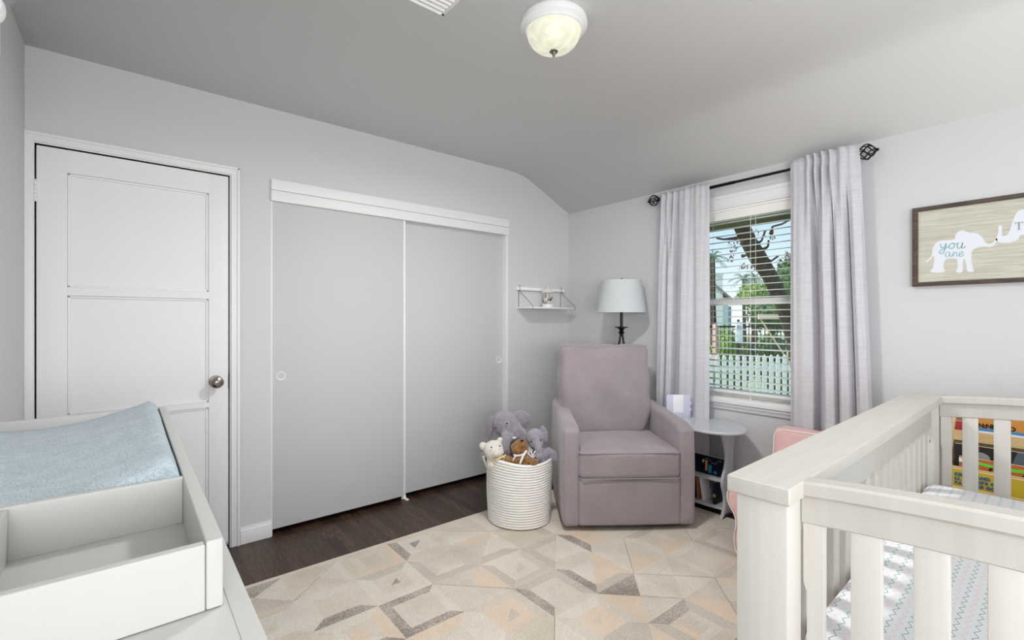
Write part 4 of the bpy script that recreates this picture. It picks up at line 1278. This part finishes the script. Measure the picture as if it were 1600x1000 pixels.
# third tier, yellow
o, xx, hw_ = picbook(-.155, .355, .128, .458, .628, '#bfa526', 'large yellow picture book with blue lettering on the third tier of the book rack', lean=R(3))
for i, t in enumerate(('KIND   AND', 'LI.  ABEARS BO', 'BANANAS GO')):
    letters(o, xx, t, .236, .143-.0175*i, .0165, '#2c5f86', bold=.0013, spacing=1.2)
art(o, xx, [('#7d1f2d', wave(-.16, .02, lambda t: .048, .028)), ('#c8ccd0', disc(-.085, .078, .024, .014), 2), ('#26201c', disc(-.080, .078, .010, .008), 3)])
o, xx, hw_ = picbook(-.345, -.16, .128, .458, .628, '#c0aa33', 'yellow green picture book at the right end of the rack third tier', lean=R(3))
art(o, xx, [('#3c6b3a', wave(-hw_, hw_, lambda t: .10+.01*math.sin(t*9), .02))])
# lowest visible tier
o, xx, hw_ = picbook(.10, .352, .055, .296, .525, '#141b30', 'navy picture book with white lettering, left end of the rack lowest tier', lean=R(3))
letters(o, xx, 'M.G', .04, .175, .03, '#e8e8e8')
o, xx, hw_ = picbook(-.14, .09, .055, .296, .525, '#121213', 'black picture book with a red and white badge on the rack lowest tier', lean=R(3))
art(o, xx, [('#c9c2b8', disc(-.02, .205, .022, .02)), ('#9a2733', disc(-.02, .205, .012, .010), 2), ('#3f7a2d', wave(-.11, .0, lambda t: .15, .03))])
o, xx, hw_ = picbook(-.35, -.15, .055, .296, .525, '#4c8a30', 'green picture book at the right end of the rack lowest tier', lean=R(3))

# ================================================================== PICTURE on the window wall
pc = empty('wall_picture', (XB-.001, .10, 1.62)); tag(pc, 'dark wood framed print of white elephants on pale wood grain', 'picture')
ph, pwid = .198, .467
mb = MB()
for (ya, yb, za, zb) in ((-pwid, pwid, ph-.02, ph), (-pwid, pwid, -ph, -ph+.02), (-pwid, -pwid+.022, -ph+.0195, ph-.0195), (pwid-.022, pwid, -ph+.0195, ph-.0195)):
    mb.box(-.028, 0, ya, yb, za, zb, .001)
mb.build('frame', M['woodframe'], pc)
MB().box(-.018, -.006, -pwid+.02, pwid-.02, -ph+.018, ph-.018).build('printed_panel', M['panelprint'], pc)
def sil(pts, name, m_, dx=.0185, th=.0006, k=4):
    n = len(pts); sm_ = []
    for i in range(n):
        p0, p1, p2, p3 = pts[i-1], pts[i], pts[(i+1) % n], pts[(i+2) % n]
        for q in range(k):
            t = q/k
            sm_.append(tuple(.5*((2*p1[a])+(-p0[a]+p2[a])*t+(2*p0[a]-5*p1[a]+4*p2[a]-p3[a])*t*t+(-p0[a]+3*p1[a]-3*p2[a]+p3[a])*t**3) for a in (0, 1)))
    return MB().prism(sm_, th, xf=Matrix.Translation((-dx-th, 0, 0)) @ yzx).build(name, m_, pc, smooth=0)
# small elephant, measured on the picture (image px -> wall coordinates)
def onwall(px, py, X_=XB-.02):
    a = (px-800)/735; dx_ = math.sin(YAW)+a*math.cos(YAW); dy_ = math.cos(YAW)-a*math.sin(YAW); t = X_/dx_
    return (t*dy_-.10, CAM_H-(py-501)/735*t-1.62)
def zp(x, y): return onwall(1400+x/5.555, 280+y/5.555)
baby = [(250, 712), (285, 695), (312, 650), (318, 600), (345, 555), (390, 533), (450, 530), (510, 520), (515, 490), (535, 458), (580, 445), (640, 465), (690, 468), (740, 495), (775, 545), (800, 560), (835, 555), (865, 515), (880, 525), (855, 570), (815, 588), (765, 585), (720, 592), (690, 600), (662, 625), (655, 680), (665, 760), (676, 800), (620, 800), (610, 740), (592, 690), (580, 730), (575, 806), (520, 804), (535, 760), (528, 700), (500, 690), (450, 690), (420, 715), (412, 760), (420, 806), (300, 808), (318, 770), (330, 720), (325, 665), (305, 690), (278, 714)]
sil([zp(*p) for p in baby], 'small_elephant_print', colm('#dfe2ea', .7))
mom = [(865, 520), (885, 470), (888, 410), (905, 402), (920, 412), (918, 450), (925, 490), (960, 485), (985, 450), (1005, 390), (1030, 320), (1065, 275), (1110, 260), (1200, 225), (1300, 240), (1400, 250), (1600, 235), (1900, 230), (2250, 260), (2500, 380), (2520, 560), (2480, 800), (2300, 810), (2280, 640), (1700, 640), (1650, 800), (1450, 800), (1430, 600), (1300, 500), (1120, 485), (1080, 490), (1060, 520), (1010, 545), (930, 553), (885, 545)]
mom2 = [zp(*p) for p in mom]
mom2 = [(max(p[0], -pwid+.06) if True else p[0], max(-ph+.04, min(ph-.03, p[1]))) for p in mom2]
# keep the far part of the mother elephant a simple body inside the panel
front = [zp(*p) for p in mom[:14]]
tail = [(.02, .135), (-.08, .145), (-.20, .14), (-.32, .12), (-.40, .05), (-.405, -.06), (-.39, -.155), (-.33, -.155), (-.32, -.04), (-.20, -.05), (-.12, -.04), (-.11, -.155), (-.05, -.155), (-.04, -.03), (.01, .0)]
low = [zp(*p) for p in mom[-6:]]
sil(front+tail+low, 'large_elephant_print', colm('#dfe2ea', .7))

def stroke(lines, m_, name, r=.0016, dx=.0205):
    mb = MB()
    for L_ in lines:
        n = len(L_); pts = []
        for i in range(n-1):
            p0 = L_[max(i-1, 0)]; p1 = L_[i]; p2 = L_[i+1]; p3 = L_[min(i+2, n-1)]
            for q in range(5):
                t = q/5
                pts.append(tuple(.5*((2*p1[a])+(-p0[a]+p2[a])*t+(2*p0[a]-5*p1[a]+4*p2[a]-p3[a])*t*t+(-p0[a]+3*p1[a]-3*p2[a]+p3[a])*t**3) for a in (0, 1)))
        pts.append(L_[-1])
        P3 = []
        for p in pts:
            a, b_ = zp(*p); P3.append((-.0195, a, b_))
        mb.tube(P3, r, 6)
    o = mb.build(name, m_, pc)
    return o
you = [[(388, 562), (392, 590), (410, 596), (430, 572), (436, 556)], [(436, 556), (428, 600), (410, 640), (385, 645), (378, 628), (400, 612), (445, 590), (468, 572)],
       [(500, 556), (478, 560), (462, 585), (472, 602), (495, 598), (508, 575), (500, 556), (515, 562), (535, 558)],
       [(540, 552), (532, 585), (545, 600), (568, 588), (580, 550)], [(580, 550), (572, 585), (582, 598), (606, 580)]]
are = [[(470, 638), (450, 632), (432, 650), (435, 670), (455, 668), (470, 640), (466, 662), (478, 670), (496, 650)], [(498, 632), (502, 645), (494, 672)], [(500, 648), (515, 634), (530, 638), (526, 660), (536, 668), (552, 655)],
       [(552, 656), (580, 644), (578, 630), (560, 632), (548, 655), (560, 670), (592, 656)]]
stroke(you, colm('#7fb4bb'), 'script_lettering', .0019)
stroke(are, colm('#7fb4bb'), 'script_lettering', .0015)
ty_, tz_ = zp(1030, 442)
for nm, dy, bars in (('T', 0, [(0, .026, .031, .0335), (0, .0015, .026, .0335), (.0245, .026, .026, .0335), (.0115, .0155, 0, .0335), (.008, .019, 0, .0018)]),
                     ('H', .034, [(0, .008, 0, .0018), (0, .008, .0317, .0335), (.021, .029, 0, .0018), (.021, .029, .0317, .0335), (.0022, .0062, 0, .0335), (.0228, .0268, 0, .0335), (.005, .024, .0165, .0185)])):
    mb = MB()
    for i, (u0, u1, v0, v1) in enumerate(bars): mb.box(-.0205-.00005*i, -.0185, ty_-dy-u1, ty_-dy-u0, tz_+v0, tz_+v1)
    mb.build('printed_lettering', colm('#8c8f90'), pc)

# ================================================================== OUTSIDE THE WINDOW
GZ = -.40
struct('garden_ground', MB().box(XB+.15, 60, -30, 60, GZ-.2, GZ), M['grass'], 'green garden ground outside the window')
mb = MB()
mb.box(XB+.15, XB+.62, -.6, 4.2, 2.03, 2.11).box(XB+.58, XB+.64, -.6, 4.2, 1.985, 2.12)
mb.box(XB+.15, XB+.64, -.6, 4.2, 2.12, 2.2)
struct('roof_eave', mb, M['eave'], 'olive painted roof eave over the window')

# picket fence
fo = at(1176, 501, 8.2); fx = Matrix.Translation((fo.x, fo.y, GZ)) @ Matrix.Rotation(-YAW+R(1), 4, 'Z')
pfn = empty('picket_fence', (fo.x, fo.y, GZ), -YAW+R(1)); tag(pfn, 'white picket fence with pointed tops outside the window', 'fence')
top = CAM_H-53/735*8.2-GZ
MB().box(-2.2, 2.2, .01, .05, top-.28, top-.20).box(-2.2, 2.2, .01, .05, .15, .23).build('rail', M['fence'], pfn)
pk_ = None
x = -2.15
while x < 2.2:
    if pk_ is None:
        w2 = .036
        poly = [(-w2, .02), (w2, .02), (w2, top-.115), (w2*.75, top-.095), (w2*1.0, top-.075), (w2*.8, top-.04), (w2*.35, top-.012), (0, top), (-w2*.35, top-.012), (-w2*.8, top-.04), (-w2*1.0, top-.075), (-w2*.75, top-.095), (-w2, top-.115)]
        pk_ = MB().prism(poly, .018, xf=Matrix.Translation((0, .009, 0)) @ Matrix.Rotation(PI/2, 4, 'X')).build('picket', M['fence'], pfn, smooth=0); s = pk_
    else:
        s = pk_.copy(); C.objects.link(s); s.parent = pfn
    s.location = (x, 0, 0); x += .118
# iron fence further away
io = at(1176, 501, 13.5)
ifn = empty('iron_fence', (io.x, io.y, GZ), -YAW); tag(ifn, 'dark iron railing fence behind the white picket fence', 'fence')
topi = CAM_H-8/735*13.5-GZ
MB().box(-2.0, 3.0, -.015, .015, topi-.05, topi).box(-2.0, 3.0, -.015, .015, .1, .14).build('rail', M['iron'], ifn)
bar = None; x = -1.95
while x < 3:
    if bar is None: bar = MB().box(-.010, .010, -.01, .01, .02, topi-.04).build('bar', M['iron'], ifn); s = bar
    else: s = bar.copy(); C.objects.link(s); s.parent = ifn
    s.location = (x, 0, 0); x += .115
for px_, nm in ((1117, 'terracotta fence post at the left end of the iron fence'), (1122, None)):
    p = at(px_, 501, 13.3)
    if nm: tag(MB().box(-.05, .05, -.05, .05, 0, topi+.05, .01).box(.09, .15, -.05, .05, 0, topi-.02, .01).build('gate_post', M['pinkpost'], loc=(p.x, p.y, GZ)), nm, 'post')

def foliage(name, c, r, n, size, m, label, cat='bush', trunk=None, seed=1, kind=None):
    rnd = random.Random(seed); root = empty(name, (c[0], c[1], GZ)); tag(root, label, cat)
    bm_ = bmesh.new()
    for i in range(n):
        while True:
            v = Vector((rnd.uniform(-1, 1), rnd.uniform(-1, 1), rnd.uniform(-1, 1)))
            if .25 < v.length < 1: break
        p = Vector((v.x*r[0], v.y*r[1], c[2]-GZ+v.z*r[2]))
        s_ = size*rnd.uniform(.6, 1.4)
        q = Matrix.Rotation(rnd.uniform(0, 6.28), 3, 'Z') @ Matrix.Rotation(rnd.uniform(-1.2, 1.2), 3, 'X')
        vs = [bm_.verts.new(p+q @ Vector(k)) for k in ((-s_*.45, 0, 0), (0, -s_, s_*.1), (s_*.45, 0, 0), (0, s_, s_*.1))]
        bm_.faces.new(vs)
    mb = MB(); mb.bm.free(); mb.bm = bm_
    o = mb.build('leaves', m, root, smooth=0)
    MB().ell((0, 0, c[2]-GZ), (r[0]*.8, r[1]*.8, r[2]*.8), 20).build('leaf_mass', m, root)
    if trunk: MB().tube([(0, 0, 0), (.1, 0, (c[2]-GZ)*.5), (0, 0, c[2]-GZ)], [trunk, trunk*.8, trunk*.6], 8).build('trunk', M['bark'], root)
    else: MB().tube([(0, 0, 0), (0, 0, c[2]-GZ)], [.05, .04], 6).build('stem', M['bark'], root)
    return root
def bush(px, py, wd, r, n, size, m, label, **k): 
    p = at(px, py, wd); return foliage(k.pop('name', 'garden_bush'), p, r, n, size, m, label, **k)
bush(1135, 545, 14.6, (.62, .5, .75), 900, .06, M['leaf'], 'bright green bush behind the iron fence, left of the sign', seed=2)
bush(1163, 552, 16.4, (.55, .5, .5), 500, .06, M['leafdark'], 'dark green bush behind the iron fence, under the sign', seed=3)
bush(1205, 545, 15.4, (.8, .4, .55), 700, .06, M['leafdark'], 'low green bush behind the iron fence, under the broom', seed=4)
bush(1142, 590, 9.4, (.5, .35, .32), 500, .05, M['leafdark'], 'low dark shrub behind the left pickets', seed=5)
bush(1220, 592, 10.2, (.6, .35, .38), 600, .05, M['leafdark'], 'dark shrub behind the right pickets', seed=6)
bush(1210, 492, 19, (1.6, 1.0, .75), 1500, .09, M['leafdark'], 'dark hedge mass behind the iron fence on the right', seed=7)
bush(1178, 462, 30, (1.5, 1.0, .8), 1000, .13, M['leaf'], 'green tree on the horizon beside the white house', name='garden_tree', cat='tree', trunk=.2, seed=8)
bush(1205, 458, 34, (1.6, 1.0, 1.0), 1000, .14, M['leafdark'], 'dark tree on the horizon in the middle of the window', name='garden_tree', cat='tree', trunk=.2, seed=9)
bush(1236, 440, 26, (1.0, 1.0, 1.6), 1200, .12, M['leafdark'], 'dark tree by the right curtain edge beyond the garden', name='garden_tree', cat='tree', trunk=.2, seed=10)

# far screen of trees closing the horizon is made of separate trees above; palms
def palm(px, py, wd, rad, label, seed, base_px=None, nfr=26):
    rnd = random.Random(seed); p = at(px, py, wd)
    root = empty('palm_tree', (p.x, p.y, GZ)); tag(root, label, 'palm tree')
    H_ = p.z-GZ
    MB().tube([(.15, 0, 0), (.05, 0, H_*.5), (0, 0, H_)], [.16, .12, .11], 8).build('trunk', M['bark'], root)
    mb = MB()
    for k in range(nfr):
        a = rnd.uniform(0, 2*PI); el = rnd.uniform(-.35, 1.15); L_ = rad*rnd.uniform(.8, 1.1)
        pts = []
        for i in range(7):
            t = i/6
            rr = L_*t*math.cos(el)*(1-.1*t); zz_ = L_*(t*math.sin(el)-.55*t*t)
            pts.append(Vector((rr*math.cos(a), rr*math.sin(a), H_+zz_)))
        side_ = Vector((-math.sin(a), math.cos(a), 0))
        for i in range(1, 7):
            for s_ in (-1, 1):
                for q in (.0, .5):
                    b0 = pts[i-1].lerp(pts[i], q); ln = rad*.22*(1-.5*i/6)
                    tip = b0+side_*s_*ln*.8+(pts[i]-pts[i-1]).normalized()*ln*.6-Vector((0, 0, ln*.35))
                    wv = (pts[i]-pts[i-1])*.22
                    mb.poly([b0, b0+wv, tip])
        mb.tube(pts, .012*rad, 4)
    mb.build('fronds', M['leafpalm'], root, smooth=0)
palm(1113, 402, 20, .75, 'palm tree at the left edge of the window', 3)
palm(1162, 436, 36, 1.3, 'far palm tree right of the white house', 5)
palm(1180, 433, 40, 1.3, 'far palm tree behind the leaning trunk', 6)

# white house
hp = at(1112, 501, 22)
hs = empty('white_house', (hp.x, hp.y, GZ), -YAW); tag(hs, 'white stucco house with a chimney beyond the garden', 'house')
def hz(py): return CAM_H-(py-501)/735*22-GZ
def hx_(px): return (px-1112)/735*22
MB().prism([(hx_(1060), 0), (hx_(1138), 0), (hx_(1138), hz(474)), (hx_(1124), hz(458)), (hx_(1100), hz(436)), (hx_(1060), hz(470))], 4, xf=Matrix.Translation((0, 4, 0)) @ Matrix.Rotation(PI/2, 4, 'X')).build('wall', M['stucco'], hs, smooth=0)
MB().box(hx_(1116), hx_(1128), -.1, .5, 0, hz(428)).box(hx_(1115), hx_(1129), -.14, .54, hz(430), hz(427)).build('chimney', M['stucco'], hs)
for s_ in (1,):
    MB().prism([(hx_(1100), hz(435)), (hx_(1147), hz(474)), (hx_(1147), hz(471)), (hx_(1100), hz(431))], 4.3, xf=Matrix.Translation((0, 4.1, 0)) @ Matrix.Rotation(PI/2, 4, 'X')).build('roof', M['roof'], hs, smooth=0)
MB().box(hx_(1120), hx_(1152), .6, 3.5, 0, hz(478)).build('side_wing', M['stuccoshade'], hs)
wf = MB().box(hx_(1131), hx_(1138), .5, .62, hz(510), hz(490)).build('window', M['white'], hs)
MB().box(hx_(1132.3), hx_(1136.7), .48, .52, hz(508), hz(492)).build('pane', colm('#5a6b7c', .2), wf)

# leaning trunk of a big tree with sparse leaves
tp = [at(1262, 610, 7.4), at(1245, 540, 7.2), at(1224, 475, 6.9), at(1203, 432, 6.7), at(1184, 402, 6.5), at(1170, 378, 6.3), at(1158, 352, 6.1), at(1150, 330, 6.0), at(1143, 300, 5.9)]
tp[0].z = GZ
lt = empty('leaning_tree', tp[0]); tag(lt, 'old tree with a thick dark trunk leaning across the window', 'tree')
og = tp[0]
MB().tube([p-og for p in tp], [.15, .12, .105, .10, .112, .10, .095, .095, .09], 14).build('trunk', M['bark'], lt, smooth=80)
mb = MB()
brs = [[at(1178, 385, 6.4), at(1190, 376, 6.2), at(1196, 360, 6.1)], [at(1193, 390, 6.4), at(1200, 385, 6.2), at(1201, 376, 6.1)], [at(1152, 372, 6.2), at(1130, 374, 6.0), at(1120, 372, 5.9)], [at(1186, 398, 6.5), at(1205, 408, 6.3), at(1216, 400, 6.2)], [at(1205, 365, 6.1), at(1207, 354, 6.0), at(1222, 350, 5.9), at(1240, 340, 5.8)], [at(1160, 400, 6.6), at(1170, 398, 6.5), at(1185, 405, 6.6)]]
for b_ in brs: mb.tube([p-og for p in b_], [.028]+[.013]*(len(b_)-1), 6)
mb.build('branches', M['bark'], lt)
mb = MB(); rnd = random.Random(11)
for (px_, py_) in ((1142, 381), (1146, 388), (1155, 379), (1158, 416), (1164, 419), (1178, 420), (1196, 364), (1208, 374), (1232, 403), (1236, 410), (1229, 396), (1180, 362), (1142, 404), (1150, 384)):
    for k in range(14):
        c_ = at(px_+rnd.uniform(-5, 5), py_+rnd.uniform(-5, 5), 6.1+rnd.uniform(-.1, .1))-og; s_ = rnd.uniform(.012, .03)
        q = Matrix.Rotation(rnd.uniform(0, 6.28), 3, 'Z') @ Matrix.Rotation(rnd.uniform(-1.4, 1.4), 3, 'X')
        mb.poly([c_+q @ Vector(v) for v in ((-s_*.5, 0, 0), (0, -s_, 0), (s_*.5, 0, 0), (0, s_, 0))])
mb.build('leaves', M['leafred'], lt, smooth=0)

# push broom leaning on the fence, white sign on a post
b0, b1 = at(1187, 497, 11.0), at(1229, 560, 10.8)
bb = empty('push_broom', b1); tag(bb, 'push broom leaning upside down behind the picket fence', 'broom')
d_ = (b1-b0); b2 = b0+d_*((b0.z-GZ)/(b0.z-b1.z))
bb.location = b2
MB().tube([b0-b2, Vector((0, 0, 0))], .017, 8).build('handle', M['broomstick'], bb)
MB().box(-.03, .45, -.04, .04, -.03, .03, .005, xf=Matrix.Translation(b0-b2) @ Matrix.Rotation(-YAW, 4, 'Z')).box(-.03, .45, -.03, .03, .03, .09, .004, xf=Matrix.Translation(b0-b2) @ Matrix.Rotation(-YAW, 4, 'Z')).build('broom_head', M['broomhead'], bb)
sp_ = at(1155, 519, 10.5)
sg_ = empty('garden_sign', (sp_.x, sp_.y, GZ), -YAW); tag(sg_, 'tall narrow white sign on a dark post behind the picket fence', 'sign')
MB().box(-.02, .02, .02, .06, 0, sp_.z-GZ+.28).box(-.02, .14, .02, .05, sp_.z-GZ+.14, sp_.z-GZ+.17).build('post', M['iron'], sg_)
MB().box(-.075, .075, -.01, .02, sp_.z-GZ-.23, sp_.z-GZ+.23, .004).build('sign_board', M['white'], sg_)
mb = MB(); zc = sp_.z-GZ+.04
for x in (-.045, -.01, .03): mb.box(x-.007, x+.007, -.013, -.01, zc, zc+.11)
mb.box(-.045, -.01, -.013, -.01, zc+.10, zc+.11).box(-.01, .03, -.013, -.01, zc, zc+.012)
mb.build('sign_lettering', colm('#6b7076'), sg_)
